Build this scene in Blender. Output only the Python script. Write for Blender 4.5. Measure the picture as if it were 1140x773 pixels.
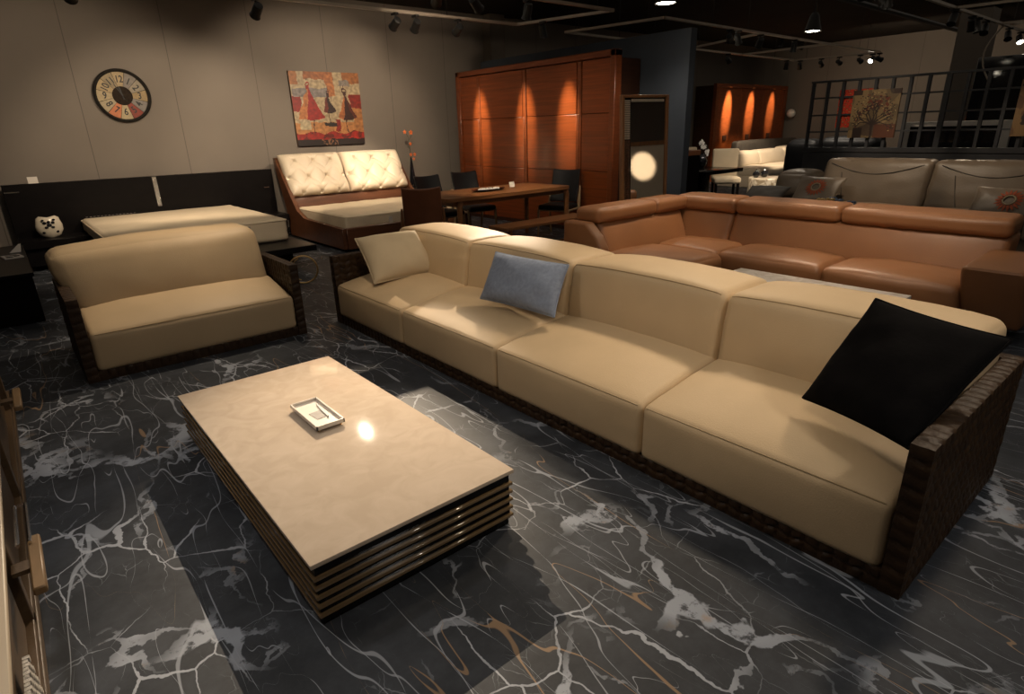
import bpy, bmesh, math, random
from mathutils import Vector, Matrix, Euler, noise
random.seed(7)
PI = math.pi
C = bpy.context.scene.collection
S = bpy.context.scene
for o in list(bpy.data.objects): bpy.data.objects.remove(o)

# ---------------------------------------------------------------- camera, world, big lights, exposure
F_PX, PITCH, ROLL, YAW = 661.1, 0.35197, -0.02926, 0.69154
fw = Vector((math.cos(PITCH)*math.sin(YAW), math.cos(PITCH)*math.cos(YAW), -math.sin(PITCH)))
rt = Vector((math.cos(YAW), -math.sin(YAW), 0)); up = rt.cross(fw)
rt2 = rt*math.cos(ROLL) + up*math.sin(ROLL); up2 = -rt*math.sin(ROLL) + up*math.cos(ROLL)
cd = bpy.data.cameras.new('camera'); cam = bpy.data.objects.new('camera', cd); C.objects.link(cam)
m = Matrix((rt2, up2, -fw)).transposed().to_4x4(); m.translation = Vector((0, 0, 1.6)); cam.matrix_world = m
cd.sensor_width = 36; cd.lens = F_PX/1140*36; cd.clip_end = 100; cd.clip_start = 0.05
S.camera = cam
w = bpy.data.worlds.new('world'); S.world = w; w.use_nodes = True
w.node_tree.nodes['Background'].inputs[0].default_value = (1, .9, .8, 1)
w.node_tree.nodes['Background'].inputs[1].default_value = 0.02
S.view_settings.view_transform = 'Standard'; S.view_settings.look = 'None'
S.view_settings.gamma = 1; S.view_settings.exposure = 0.12; S.view_settings.use_curve_mapping = False
WARM = (1, .80, .58); SOFT = (1, .86, .70)
def area(loc, sx, sy, power, col=SOFT):  # added soft fill without a fixture, stands in for ambient bounce
    l = bpy.data.lights.new('ambient_fill', 'AREA'); l.shape = 'RECTANGLE'; l.size = sx; l.size_y = sy; l.energy = power; l.color = col
    o = bpy.data.objects.new('ambient_fill', l); o.location = loc; C.objects.link(o); return o
area((2.5, 5, 3.6), 7, 8, 38)
area((13.5, 5, 3.6), 10, 9, 36)
area((3.0, 0.5, 3.6), 6, 4, 26, (1, .92, .82))

# ---------------------------------------------------------------- materials
def lin(c): return tuple(((v/255)/12.92 if v/255 <= .04045 else ((v/255+.055)/1.055)**2.4) for v in c)
def mat(name, col, rough=.5, metal=0, spec=.5, bump=None, var=None, emit=None, coat=0, wood=None):
    """bump=(scale,strength[,detail]); var=(scale,amount); wood=(axis scale vec, dark factor)"""
    M = bpy.data.materials.new(name); M.use_nodes = True; nt = M.node_tree; b = nt.nodes['Principled BSDF']
    N = nt.nodes.new; L = nt.links.new
    b.inputs['Base Color'].default_value = (*col, 1); b.inputs['Roughness'].default_value = rough
    b.inputs['Metallic'].default_value = metal; b.inputs['Specular IOR Level'].default_value = spec
    b.inputs['Coat Weight'].default_value = coat; b.inputs['Coat Roughness'].default_value = .1
    tc = N('ShaderNodeTexCoord')
    if var or wood:
        mp = N('ShaderNodeMapping'); L(tc.outputs['Object'], mp.inputs[0])
        n = N('ShaderNodeTexNoise'); L(mp.outputs[0], n.inputs[0]); n.inputs['Detail'].default_value = 6
        if wood: mp.inputs['Scale'].default_value = wood[0]; n.inputs['Scale'].default_value = 1; amt = wood[1]; n.inputs['Distortion'].default_value = .6
        else: n.inputs['Scale'].default_value = var[0]; amt = var[1]
        r = N('ShaderNodeMapRange'); L(n.outputs[0], r.inputs[0]); r.inputs[1].default_value = .3; r.inputs[2].default_value = .7
        r.inputs[3].default_value = 1-amt; r.inputs[4].default_value = 1+amt
        mx = N('ShaderNodeVectorMath'); mx.operation = 'SCALE'; mx.inputs[0].default_value = col; L(r.outputs[0], mx.inputs['Scale']); L(mx.outputs[0], b.inputs['Base Color'])
    if bump:
        n2 = N('ShaderNodeTexNoise'); n2.inputs['Scale'].default_value = bump[0]; n2.inputs['Detail'].default_value = 4; L(tc.outputs['Object'], n2.inputs[0])
        bp = N('ShaderNodeBump'); bp.inputs['Strength'].default_value = bump[1]; bp.inputs['Distance'].default_value = .01
        L(n2.outputs[0], bp.inputs['Height']); L(bp.outputs[0], b.inputs['Normal'])
    if emit:
        b.inputs['Emission Color'].default_value = (*emit[0], 1); b.inputs['Emission Strength'].default_value = emit[1]
    return M
M = {}
M['cream'] = mat('cream_leather', (.54, .40, .24), .55, spec=.28, bump=(160, .12), var=(3, .05))
M['cream_seam'] = mat('cream_stitching', (.36, .26, .14), .6, spec=.3, var=(30, .05))
M['creampillow'] = mat('cream_pillow_fabric', (.52, .42, .28), .7, spec=.25, bump=(250, .2), var=(5, .05))
M['strap'] = mat('brown_woven_leather', (.034, .018, .008), .5, spec=.25, bump=(90, .25), var=(12, .3))
M['brownlea'] = mat('tan_leather', (.29, .128, .053), .42, spec=.5, bump=(140, .15), var=(3, .08))
M['brownseam'] = mat('tan_stitching', (.16, .06, .02), .6, var=(30, .1))
M['blue'] = mat('blue_fabric', (.27, .315, .41), .85, spec=.15, bump=(300, .6), var=(40, .12))
M['black'] = mat('black_velvet', (.0045, .004, .004), .95, spec=.08, bump=(60, .1), var=(8, .3))
M['blackwood'] = mat('black_lacquer', (.005, .004, .004), .35, spec=.15, bump=(200, .03), var=(10, .2))
M['blackgloss'] = mat('black_glossy_plinth', (.004, .0035, .003), .2, spec=.2, var=(10, .2))
M['slat'] = mat('bronze_lacquer_slat', (.15, .098, .048), .10, spec=.6, var=(4, .06), coat=.5)
M['grayfab'] = mat('gray_leather', (.165, .125, .088), .42, spec=.4, bump=(60, .2), var=(3, .1))
M['graydark'] = mat('dark_taupe_fabric', (.06, .05, .04), .8, bump=(120, .3), var=(6, .15))
M['ivory'] = mat('ivory_mattress_fabric', (.60, .50, .36), .7, bump=(90, .2), var=(4, .05))
M['ivorylea'] = mat('ivory_leather', (.60, .51, .39), .38, spec=.5, bump=(80, .1), var=(3, .05))
M['bedwood'] = mat('reddish_bed_wood', (.095, .036, .016), .35, wood=((2, 14, 14), .25), bump=(80, .05))
M['wardwood'] = mat('red_walnut_veneer', (.21, .048, .011), .33, spec=.5, wood=((6, 1.2, 40), .28), bump=(150, .08))
M['wardframe'] = mat('red_walnut_frame', (.17, .042, .011), .33, wood=((6, 2, 30), .2), bump=(150, .05))
M['warddark'] = mat('dark_walnut_side', (.04, .014, .006), .45, wood=((3, 3, 30), .25))
M['tablewood'] = mat('walnut_table_wood', (.21, .088, .032), .35, wood=((2.5, 30, 30), .2), bump=(120, .05))
M['palewood'] = mat('pale_oak', (.33, .22, .12), .45, wood=((20, 20, 3), .2))
M['cabwood'] = mat('oiled_oak', (.085, .05, .023), .45, wood=((20, 2, 30), .25), bump=(90, .1))
M['cabblock'] = mat('light_oak_block', (.20, .12, .052), .45, wood=((20, 3, 20), .2))
M['blklea'] = mat('black_chair_leather', (.007, .007, .008), .5, spec=.25, bump=(120, .1), var=(5, .2))
M['brnchair'] = mat('cognac_chair_leather', (.18, .065, .028), .38, spec=.5, bump=(120, .1), var=(5, .12))
M['metal'] = mat('polished_chrome', (.75, .75, .77), .15, metal=1, bump=(30, .02))
M['gold'] = mat('brushed_brass', (.62, .42, .18), .4, metal=1, bump=(60, .04))
M['rail'] = mat('aluminium_track', (.30, .25, .195), .4, metal=.3, var=(5, .08))
M['lampblk'] = mat('black_painted_metal', (.007, .0065, .006), .5, spec=.3, var=(20, .2))
M['lens'] = mat('lit_lamp_lens', (1, .9, .75), .3, emit=((1, .88, .68), 26), var=(3, .02))
M['white'] = mat('white_plastic', (.72, .68, .62), .35, var=(6, .04))
M['whiteT'] = mat('white_acrylic_tray', (.80, .73, .64), .2, var=(6, .03))
M['paper'] = mat('white_card', (.65, .60, .54), .7, var=(10, .05))
M['grayink'] = mat('grey_print', (.30, .27, .24), .7, var=(20, .1))
M['grid'] = mat('charcoal_painted_metal', (.028, .029, .033), .45, spec=.4, var=(9, .15))
M['partition'] = mat('slate_blue_paint', (.052, .062, .078), .7, spec=.25, bump=(120, .1), var=(2, .1))
M['ceil'] = mat('black_ceiling_paint', (.022, .018, .015), .9, spec=.1, bump=(4, .3), var=(1.5, .2))
M['mirror'] = mat('mirror_glass', (.85, .85, .84), .015, metal=1, bump=(2, .003))
M['mframe'] = mat('honey_mirror_frame', (.26, .12, .045), .35, wood=((30, 30, 3), .2))
M['shell'] = mat('pearl_mosaic', (.55, .50, .40), .25, var=(60, .1))
M['darktile'] = mat('brown_mosaic', (.08, .035, .02), .3, var=(40, .6))
M['orange'] = mat('orange_petal', (.62, .13, .02), .55, var=(30, .25))
M['petal'] = mat('white_petal', (.75, .72, .68), .6, var=(30, .08))
M['stem'] = mat('dark_green_stem', (.03, .035, .015), .6, var=(20, .2))
M['ceramicblk'] = mat('glossy_black_ceramic', (.008, .008, .010), .06, spec=.7, var=(10, .1))
M['ceramicwht'] = mat('beige_ceramic', (.52, .46, .36), .15, spec=.5, var=(10, .06))
M['bluefl'] = mat('blue_grey_petal', (.10, .15, .24), .7, var=(30, .3))
M['yel'] = mat('yellow_bud', (.45, .28, .06), .6, var=(30, .2))
M['tan'] = mat('woven_white_rope', (.50, .46, .40), .8, bump=(150, .5), var=(50, .2))
M['drapelt'] = mat('light_cream_top', (.58, .47, .33), .4, var=(3, .04))
M['col'] = mat('taupe_pillar_paint', (.13, .11, .092), .8, spec=.2, bump=(60, .1), var=(1, .05))
M['darkglass'] = mat('dark_smoked_glass', (.008, .008, .009), .05, spec=.6, var=(3, .1))
M['stove'] = mat('amber_backboard', (.38, .14, .05), .5, var=(3, .1))
M['clockrim'] = mat('aged_black_rim', (.013, .011, .009), .6, spec=.2, bump=(40, .3), var=(20, .4))
M['clockhub'] = mat('dark_bronze_disc', (.022, .015, .010), .7, spec=.1, var=(30, .3))
M['ink'] = mat('black_numeral_paint', (.012, .011, .010), .6, var=(30, .2))
M['glitter'] = mat('crystal_studs', (.6, .58, .55), .18, metal=.9, bump=(220, 1.0), var=(240, .7))
M['redmotif'] = mat('red_sun_embroidery', (.36, .07, .02), .7, var=(40, .2))
M['palemotif'] = mat('beige_embroidery', (.40, .32, .20), .7, var=(40, .1))

def marble_table():
    Mt = bpy.data.materials.new('beige_polished_marble'); Mt.use_nodes = True; nt = Mt.node_tree; b = nt.nodes['Principled BSDF']; N = nt.nodes.new; L = nt.links.new
    tc = N('ShaderNodeTexCoord'); n = N('ShaderNodeTexNoise'); n.inputs['Scale'].default_value = 9; n.inputs['Detail'].default_value = 8; n.inputs['Distortion'].default_value = 1.2; L(tc.outputs['Object'], n.inputs[0])
    cr = N('ShaderNodeValToRGB'); e = cr.color_ramp.elements
    e[0].position = .35; e[0].color = (.49, .395, .30, 1); e[1].position = .72; e[1].color = (.56, .46, .36, 1)
    L(n.outputs[0], cr.inputs[0]); L(cr.outputs[0], b.inputs['Base Color']); b.inputs['Roughness'].default_value = .05; b.inputs['Specular IOR Level'].default_value = .22
    return Mt
M['tmarble'] = marble_table()
def marble_white(name='white_veined_marble', base=(.52, .47, .40), vein=(.34, .29, .22)):
    Mt = bpy.data.materials.new(name); Mt.use_nodes = True; nt = Mt.node_tree; b = nt.nodes['Principled BSDF']; N = nt.nodes.new; L = nt.links.new
    tc = N('ShaderNodeTexCoord'); n = N('ShaderNodeTexNoise'); n.inputs['Scale'].default_value = 5; n.inputs['Detail'].default_value = 9; n.inputs['Distortion'].default_value = 2.5; L(tc.outputs['Object'], n.inputs[0])
    cr = N('ShaderNodeValToRGB'); e = cr.color_ramp.elements; e[0].position = .40; e[0].color = (*vein, 1); e[1].position = .56; e[1].color = (*base, 1)
    L(n.outputs[0], cr.inputs[0]); L(cr.outputs[0], b.inputs['Base Color']); b.inputs['Roughness'].default_value = .3
    return Mt
M['wmarble'] = marble_white('white_veined_marble', (.74, .70, .64), (.55, .50, .44))
M['drummarble'] = marble_white('aged_travertine', (.62, .56, .46), (.30, .24, .16))

def floor_mat():
    Mt = bpy.data.materials.new('black_veined_marble'); Mt.use_nodes = True; nt = Mt.node_tree; b = nt.nodes['Principled BSDF']; N = nt.nodes.new; L = nt.links.new
    tc = N('ShaderNodeTexCoord')
    def warp(scale, amt, seed):
        n = N('ShaderNodeTexNoise'); n.inputs['Scale'].default_value = scale; n.inputs['Detail'].default_value = 5; n.noise_dimensions = '4D'; n.inputs['W'].default_value = seed
        L(tc.outputs['Object'], n.inputs[0])
        s = N('ShaderNodeVectorMath'); s.operation = 'SUBTRACT'; L(n.outputs['Color'], s.inputs[0]); s.inputs[1].default_value = (.5, .5, .5)
        k = N('ShaderNodeVectorMath'); k.operation = 'SCALE'; L(s.outputs[0], k.inputs[0]); k.inputs['Scale'].default_value = amt
        a = N('ShaderNodeVectorMath'); a.operation = 'ADD'; L(tc.outputs['Object'], a.inputs[0]); L(k.outputs[0], a.inputs[1]); return a.outputs[0]
    def math_(op, a, bb):
        q = N('ShaderNodeMath'); q.operation = op; q.use_clamp = False
        for i, v in enumerate((a, bb)):
            if isinstance(v, (int, float)): q.inputs[i].default_value = v
            else: L(v, q.inputs[i])
        return q.outputs[0]
    def rng(v, a, bb, c, d, smooth=False):
        r = N('ShaderNodeMapRange'); r.inputs[1].default_value = a; r.inputs[2].default_value = bb; r.inputs[3].default_value = c; r.inputs[4].default_value = d
        if smooth: r.interpolation_type = 'SMOOTHSTEP'
        L(v, r.inputs[0]); return r.outputs[0]
    def vein(scale, wsc, wamt, seed, width, mscale, m0, m1, rot, sx=1, widthvar=True):
        mp = N('ShaderNodeMapping'); mp.inputs['Rotation'].default_value = (0, 0, rot); mp.inputs['Scale'].default_value = (sx, 1, 1); mp.inputs['Location'].default_value = (seed*3.1, seed*1.7, 0)
        L(warp(wsc, wamt, seed), mp.inputs[0])
        v = N('ShaderNodeTexVoronoi'); v.feature = 'DISTANCE_TO_EDGE'; v.inputs['Scale'].default_value = scale; L(mp.outputs[0], v.inputs[0])
        n = N('ShaderNodeTexNoise'); n.inputs['Scale'].default_value = mscale; n.inputs['Detail'].default_value = 3; n.noise_dimensions = '4D'; n.inputs['W'].default_value = seed+11
        L(tc.outputs['Object'], n.inputs[0])
        msk = rng(n.outputs[0], m0, m1, 0, 1)
        if widthvar:
            wv = rng(n.outputs[0], m0, m1+.12, width*.15, width)
            d = math_('DIVIDE', v.outputs['Distance'], wv)
        else: d = math_('DIVIDE', v.outputs['Distance'], width)
        line = rng(d, .75, 1.0, 1, 0)
        return math_('MULTIPLY', line, msk)
    def contour(scale, rot, stretch, seed, w0, mscale, m0, m1, detail=2, dist=.0):
        """thin wandering line where a stretched noise crosses its middle value, kept only in patches"""
        mp = N('ShaderNodeMapping'); mp.inputs['Rotation'].default_value = (0, 0, rot); mp.inputs['Scale'].default_value = (1, stretch, 1); mp.inputs['Location'].default_value = (seed*2.3, seed*5.1, seed)
        L(tc.outputs['Object'], mp.inputs[0])
        n = N('ShaderNodeTexNoise'); n.inputs['Scale'].default_value = scale; n.inputs['Detail'].default_value = detail; n.inputs['Roughness'].default_value = .42; n.inputs['Distortion'].default_value = dist; L(mp.outputs[0], n.inputs[0])
        d = math_('ABSOLUTE', math_('SUBTRACT', n.outputs[0], .5), 0)
        k = N('ShaderNodeTexNoise'); k.inputs['Scale'].default_value = mscale; k.inputs['Detail'].default_value = 4; k.noise_dimensions = '4D'; k.inputs['W'].default_value = seed*3+2; L(tc.outputs['Object'], k.inputs[0])
        wv = rng(k.outputs[0], m0, m1, 0.0001, w0)
        return rng(math_('DIVIDE', d, wv), .6, 1.0, 1, 0)
    v1 = vein(1.25, 3.8, .40, 1.0, .085, 1.5, .50, .64, -.35, 1.9)
    v1b = vein(2.2, 5.4, .28, 6.0, .065, 2.3, .52, .66, .55, 1.5)
    v2 = vein(2.3, 4, .16, 2.0, .018, 2.2, .47, .60, .8, 1.6)
    v3 = contour(2.9, -.28, .16, 3.0, .0055, 2.2, .42, .62)
    v6 = contour(3.8, 1.15, .18, 8.0, .0055, 2.0, .44, .62)
    v7 = contour(4.2, -.62, .16, 12.0, .005, 2.6, .44, .62)
    v8 = contour(5.5, .15, .2, 15.0, .005, 2.8, .44, .62)
    v4 = vein(10, 12, .06, 4.0, .030, 3.0, .56, .66, .4, 1.6)
    v5 = contour(2.4, -.45, .16, 5.0, .0028, 1.8, .46, .62, 3)
    base = N('ShaderNodeTexNoise'); base.inputs['Scale'].default_value = 2.4; base.inputs['Detail'].default_value = 10; base.inputs['Roughness'].default_value = .7; L(tc.outputs['Object'], base.inputs[0])
    cr = N('ShaderNodeValToRGB'); e = cr.color_ramp.elements; e[0].position = .38; e[0].color = (.018, .021, .026, 1); e[1].position = .72; e[1].color = (.052, .058, .069, 1)
    L(base.outputs[0], cr.inputs[0])
    cloud = N('ShaderNodeTexNoise'); cloud.inputs['Scale'].default_value = 11; cloud.inputs['Detail'].default_value = 8; cloud.inputs['Roughness'].default_value = .7; L(tc.outputs['Object'], cloud.inputs[0])
    gold = N('ShaderNodeTexNoise'); gold.inputs['Scale'].default_value = 6.5; gold.inputs['Detail'].default_value = 5; L(tc.outputs['Object'], gold.inputs[0])
    def mix(fac, c1, c2):
        q = N('ShaderNodeMix'); q.data_type = 'RGBA'; L(fac, q.inputs[0]); L(c1, q.inputs[6])
        if isinstance(c2, tuple): q.inputs[7].default_value = (*c2, 1)
        else: L(c2, q.inputs[7])
        return q.outputs[2]
    c = cr.outputs[0]
    pale = N('ShaderNodeMix'); pale.data_type = 'RGBA'; L(rng(gold.outputs[0], .60, .68, 0, .75), pale.inputs[0]); pale.inputs[6].default_value = (.30, .325, .37, 1); pale.inputs[7].default_value = (.33, .23, .15, 1)
    jag = rng(cloud.outputs[0], .40, .47, .08, 1)
    c = mix(math_('MULTIPLY', v4, .42), c, (.23, .25, .28))
    c = mix(math_('MULTIPLY', v3, .62), c, (.34, .37, .42))
    c = mix(math_('MULTIPLY', v6, .6), c, (.33, .355, .40))
    c = mix(math_('MULTIPLY', v7, .6), c, (.33, .355, .40))
    c = mix(math_('MULTIPLY', v8, .6), c, (.33, .355, .40))
    c = mix(math_('MULTIPLY', v5, .75), c, (.27, .175, .10))
    c = mix(math_('MULTIPLY', v2, .85), c, (.36, .385, .43))
    c = mix(math_('MULTIPLY', v1b, jag), c, pale.outputs[2])
    c = mix(math_('MULTIPLY', v1, jag), c, pale.outputs[2])
    L(c, b.inputs['Base Color'])
    b.inputs['Roughness'].default_value = .55; b.inputs['Specular IOR Level'].default_value = .22
    return Mt
M['floor'] = floor_mat()
def wall_mat():
    Mt = bpy.data.materials.new('taupe_wall_panels'); Mt.use_nodes = True; nt = Mt.node_tree; b = nt.nodes['Principled BSDF']; N = nt.nodes.new; L = nt.links.new
    tc = N('ShaderNodeTexCoord'); sp = N('ShaderNodeSeparateXYZ'); L(tc.outputs['Object'], sp.inputs[0])
    a = N('ShaderNodeMath'); a.operation = 'ADD'; L(sp.outputs[0], a.inputs[0]); L(sp.outputs[1], a.inputs[1])
    o = N('ShaderNodeMath'); o.operation = 'SUBTRACT'; L(a.outputs[0], o.inputs[0]); o.inputs[1].default_value = 1.17+10.6
    f = N('ShaderNodeMath'); f.operation = 'PINGPONG'; L(o.outputs[0], f.inputs[0]); f.inputs[1].default_value = .61
    g = N('ShaderNodeMapRange'); L(f.outputs[0], g.inputs[0]); g.inputs[1].default_value = .002; g.inputs[2].default_value = .007; g.inputs[3].default_value = .55; g.inputs[4].default_value = 1
    n = N('ShaderNodeTexNoise'); n.inputs['Scale'].default_value = 2; n.inputs['Detail'].default_value = 5; L(tc.outputs['Object'], n.inputs[0])
    r = N('ShaderNodeMapRange'); L(n.outputs[0], r.inputs[0]); r.inputs[3].default_value = .92; r.inputs[4].default_value = 1.08
    mm = N('ShaderNodeMath'); mm.operation = 'MULTIPLY'; L(g.outputs[0], mm.inputs[0]); L(r.outputs[0], mm.inputs[1])
    s = N('ShaderNodeVectorMath'); s.operation = 'SCALE'; s.inputs[0].default_value = (.172, .148, .125); L(mm.outputs[0], s.inputs['Scale']); L(s.outputs[0], b.inputs['Base Color'])
    b.inputs['Roughness'].default_value = .75; b.inputs['Specular IOR Level'].default_value = .25
    bp = N('ShaderNodeBump'); bp.inputs['Strength'].default_value = .3; bp.inputs['Distance'].default_value = .004; L(g.outputs[0], bp.inputs['Height']); L(bp.outputs[0], b.inputs['Normal'])
    return Mt
M['wall'] = wall_mat()
def attr_mat(name, rough=.5):
    Mt = bpy.data.materials.new(name); Mt.use_nodes = True; nt = Mt.node_tree; b = nt.nodes['Principled BSDF']
    a = nt.nodes.new('ShaderNodeAttribute'); a.attribute_name = 'paint'
    tc = nt.nodes.new('ShaderNodeTexCoord'); n = nt.nodes.new('ShaderNodeTexNoise'); n.inputs['Scale'].default_value = 60; nt.links.new(tc.outputs['Object'], n.inputs[0])
    r = nt.nodes.new('ShaderNodeMapRange'); r.inputs[3].default_value = .75; r.inputs[4].default_value = 1.25; nt.links.new(n.outputs[0], r.inputs[0])
    s = nt.nodes.new('ShaderNodeVectorMath'); s.operation = 'SCALE'; nt.links.new(a.outputs['Color'], s.inputs[0]); nt.links.new(r.outputs[0], s.inputs['Scale'])
    nt.links.new(s.outputs[0], b.inputs['Base Color']); b.inputs['Roughness'].default_value = rough; return Mt
M['paint'] = attr_mat('painted_canvas', .5)

# ---------------------------------------------------------------- helpers
MATS = {}
def obj(name, bm, mt, parent=None, world=False, smooth=True, angle=40):
    """links bm as ONE mesh object; world=True: verts are world coordinates, moved into the root's frame"""
    if world and parent is not None:
        bm.transform(MATS[parent.name].inverted())
    me = bpy.data.meshes.new(name); bmesh.ops.recalc_face_normals(bm, faces=bm.faces[:]); bm.to_mesh(me); bm.free()
    if mt: me.materials.append(mt)
    o = bpy.data.objects.new(name, me); C.objects.link(o)
    if parent is not None: o.parent = parent; MATS[o.name] = MATS[parent.name] if world else Matrix.Identity(4)
    if smooth:
        for p in me.polygons: p.use_smooth = True
        try: me.set_sharp_from_angle(angle=math.radians(angle))
        except Exception: pass
    return o
def tag(o, label, cat, group=None, kind=None):
    if label: o['label'] = label
    if cat: o['category'] = cat
    if group: o['group'] = group
    if kind: o['kind'] = kind
    return o
def thing(name, label, cat, loc=(0, 0, 0), rz=0, group=None):
    o = bpy.data.objects.new(name, None); o.empty_display_size = .1; C.objects.link(o); o.location = loc; o.rotation_euler = (0, 0, rz)
    MATS[o.name] = Matrix.Translation(loc) @ Matrix.Rotation(rz, 4, 'Z'); return tag(o, label, cat, group)
def struct(name, bm, mt, smooth=False):
    o = obj(name, bm, mt, smooth=smooth); o['kind'] = 'structure'; return o
def B(): return bmesh.new()
def bx(bm, x0, x1, y0, y1, z0, z1, bev=0, seg=2):
    r = bmesh.ops.create_cube(bm, size=1); vs = r['verts']
    for v in vs: v.co = Vector((x0+(v.co.x+.5)*(x1-x0), y0+(v.co.y+.5)*(y1-y0), z0+(v.co.z+.5)*(z1-z0)))
    if bev:
        es = list({e for v in vs for e in v.link_edges}); bmesh.ops.bevel(bm, geom=es, offset=bev, segments=seg, affect='EDGES', profile=.6)
    return bm
def box(*a, **k): return bx(B(), *a, **k)
def tube(bm, pts, r, n=8, closed=False, cap=True):
    pts = [Vector(p) for p in pts]; rr = r if isinstance(r, (list, tuple)) else [r]*len(pts); rings = []
    up0 = None; N_ = len(pts)
    for i, p in enumerate(pts):
        if closed: t = pts[(i+1) % N_]-pts[i-1]
        else: t = pts[min(i+1, N_-1)]-pts[max(i-1, 0)]
        t.normalize()
        if up0 is None:
            up0 = Vector((0, 0, 1)) if abs(t.z) < .9 else Vector((1, 0, 0))
        a = t.cross(up0)
        if a.length < 1e-4: a = t.orthogonal()
        a.normalize(); b_ = a.cross(t).normalized(); up0 = b_
        rings.append([bm.verts.new(p+rr[i]*(a*math.cos(2*PI*k/n)+b_*math.sin(2*PI*k/n))) for k in range(n)])
    for i in range(N_ if closed else N_-1):
        A, D = rings[i], rings[(i+1) % N_]
        for k in range(n): bm.faces.new((A[k], A[(k+1) % n], D[(k+1) % n], D[k]))
    if not closed and cap: bm.faces.new(rings[0][::-1]); bm.faces.new(rings[-1])
    return bm
def lathe(bm, prof, cx=0, cy=0, n=24, cap=True):
    rings = [[bm.verts.new((cx+r*math.cos(2*PI*k/n), cy+r*math.sin(2*PI*k/n), z)) for k in range(n)] for r, z in prof]
    for A, D in zip(rings, rings[1:]):
        for k in range(n): bm.faces.new((A[k], A[(k+1) % n], D[(k+1) % n], D[k]))
    if cap: bm.faces.new(rings[0][::-1]); bm.faces.new(rings[-1])
    return bm
def prism(bm, pts, d):
    """pts: 3D loop, extruded by vector d"""
    d = Vector(d); a = [bm.verts.new(p) for p in pts]; b_ = [bm.verts.new(Vector(p)+d) for p in pts]; n = len(pts)
    bm.faces.new(a); bm.faces.new(b_[::-1])
    for i in range(n): bm.faces.new((a[i], b_[i], b_[(i+1) % n], a[(i+1) % n]))
    return bm
def bevel_all(bm, w_, seg=2): bmesh.ops.bevel(bm, geom=bm.edges[:], offset=w_, segments=seg, affect='EDGES', profile=.6); return bm
def rbox(x0, x1, y0, y1, z0, z1, r=.05, puff=(0, 0, 0), n=10, fn=None, bm=None, wr=0):
    """soft rounded box: grid cube -> radius r corners, each face puffed, fn(p,(u,v,w)) reshapes"""
    if isinstance(fn, str): fn = None
    own = bm or B(); c = Vector(((x0+x1)/2, (y0+y1)/2, (z0+z1)/2)); h = Vector(((x1-x0)/2, (y1-y0)/2, (z1-z0)/2)); r = min(r, *(.98*v for v in h))
    ks = []
    cuts = lambda hh: sorted(set([-1, 1]+[max(-1, min(1, -1+r/hh*(1-math.cos(PI/2*k/4)))) for k in range(5)]+[max(-1, min(1, 1-r/hh*(1-math.cos(PI/2*k/4)))) for k in range(5)]+[(-1+r/hh)+(2-2*r/hh)*k/n for k in range(n+1)]))
    ax = [cuts(h.x), cuts(h.y), cuts(h.z)]; V = {}
    def vert(u, v, w_):
        key = (round(u, 5), round(v, 5), round(w_, 5))
        if key in V: return V[key]
        p = Vector((u*h.x, v*h.y, w_*h.z)); q = Vector([max(-(h[i]-r), min(h[i]-r, p[i])) for i in range(3)]); d = p-q
        if d.length > 1e-7: d = d.normalized()*r
        p = q+d
        p.x += puff[0]*u*abs(u)*(1-v*v)*(1-w_*w_); p.y += puff[1]*v*abs(v)*(1-u*u)*(1-w_*w_); p.z += puff[2]*w_*abs(w_)*(1-abs(u)**2.5)*(1-abs(v)**2.5)
        p += c
        if wr: p += Vector((noise.noise(p*7), noise.noise(p*7+Vector((9, 0, 0))), noise.noise(p*7+Vector((0, 9, 0)))))*wr
        if fn: p = fn(p, (u, v, w_))
        V[key] = own.verts.new(p); return V[key]
    for a in range(3):
        i, j = [k for k in range(3) if k != a]
        for sgn in (-1, 1):
            for s in range(len(ax[i])-1):
                for t in range(len(ax[j])-1):
                    cs = []
                    for (ss, tt) in ((s, t), (s+1, t), (s+1, t+1), (s, t+1)):
                        q = [0, 0, 0]; q[a] = sgn; q[i] = ax[i][ss]; q[j] = ax[j][tt]; cs.append(vert(*q))
                    if len(set(cs)) == 4:
                        try: own.faces.new(cs)
                        except ValueError: pass
    return own
def rpath(x0, x1, y0, y1, z0, z1, r, puff, fn, uvws, out=(0, 0, 0)):
    c = Vector(((x0+x1)/2, (y0+y1)/2, (z0+z1)/2)); h = Vector(((x1-x0)/2, (y1-y0)/2, (z1-z0)/2)); r = min(r, *(.98*v for v in h)); res = []
    for u, v, w_ in uvws:
        p = Vector((u*h.x, v*h.y, w_*h.z)); q = Vector([max(-(h[i]-r), min(h[i]-r, p[i])) for i in range(3)]); d = p-q
        if d.length > 1e-7: d = d.normalized()*r
        p = q+d
        p.x += puff[0]*u*abs(u)*(1-v*v)*(1-w_*w_); p.y += puff[1]*v*abs(v)*(1-u*u)*(1-w_*w_); p.z += puff[2]*w_*abs(w_)*(1-abs(u)**2.5)*(1-abs(v)**2.5)
        p += c
        if fn: p = fn(p, (u, v, w_))
        res.append(p+Vector(out))
    return res
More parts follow.
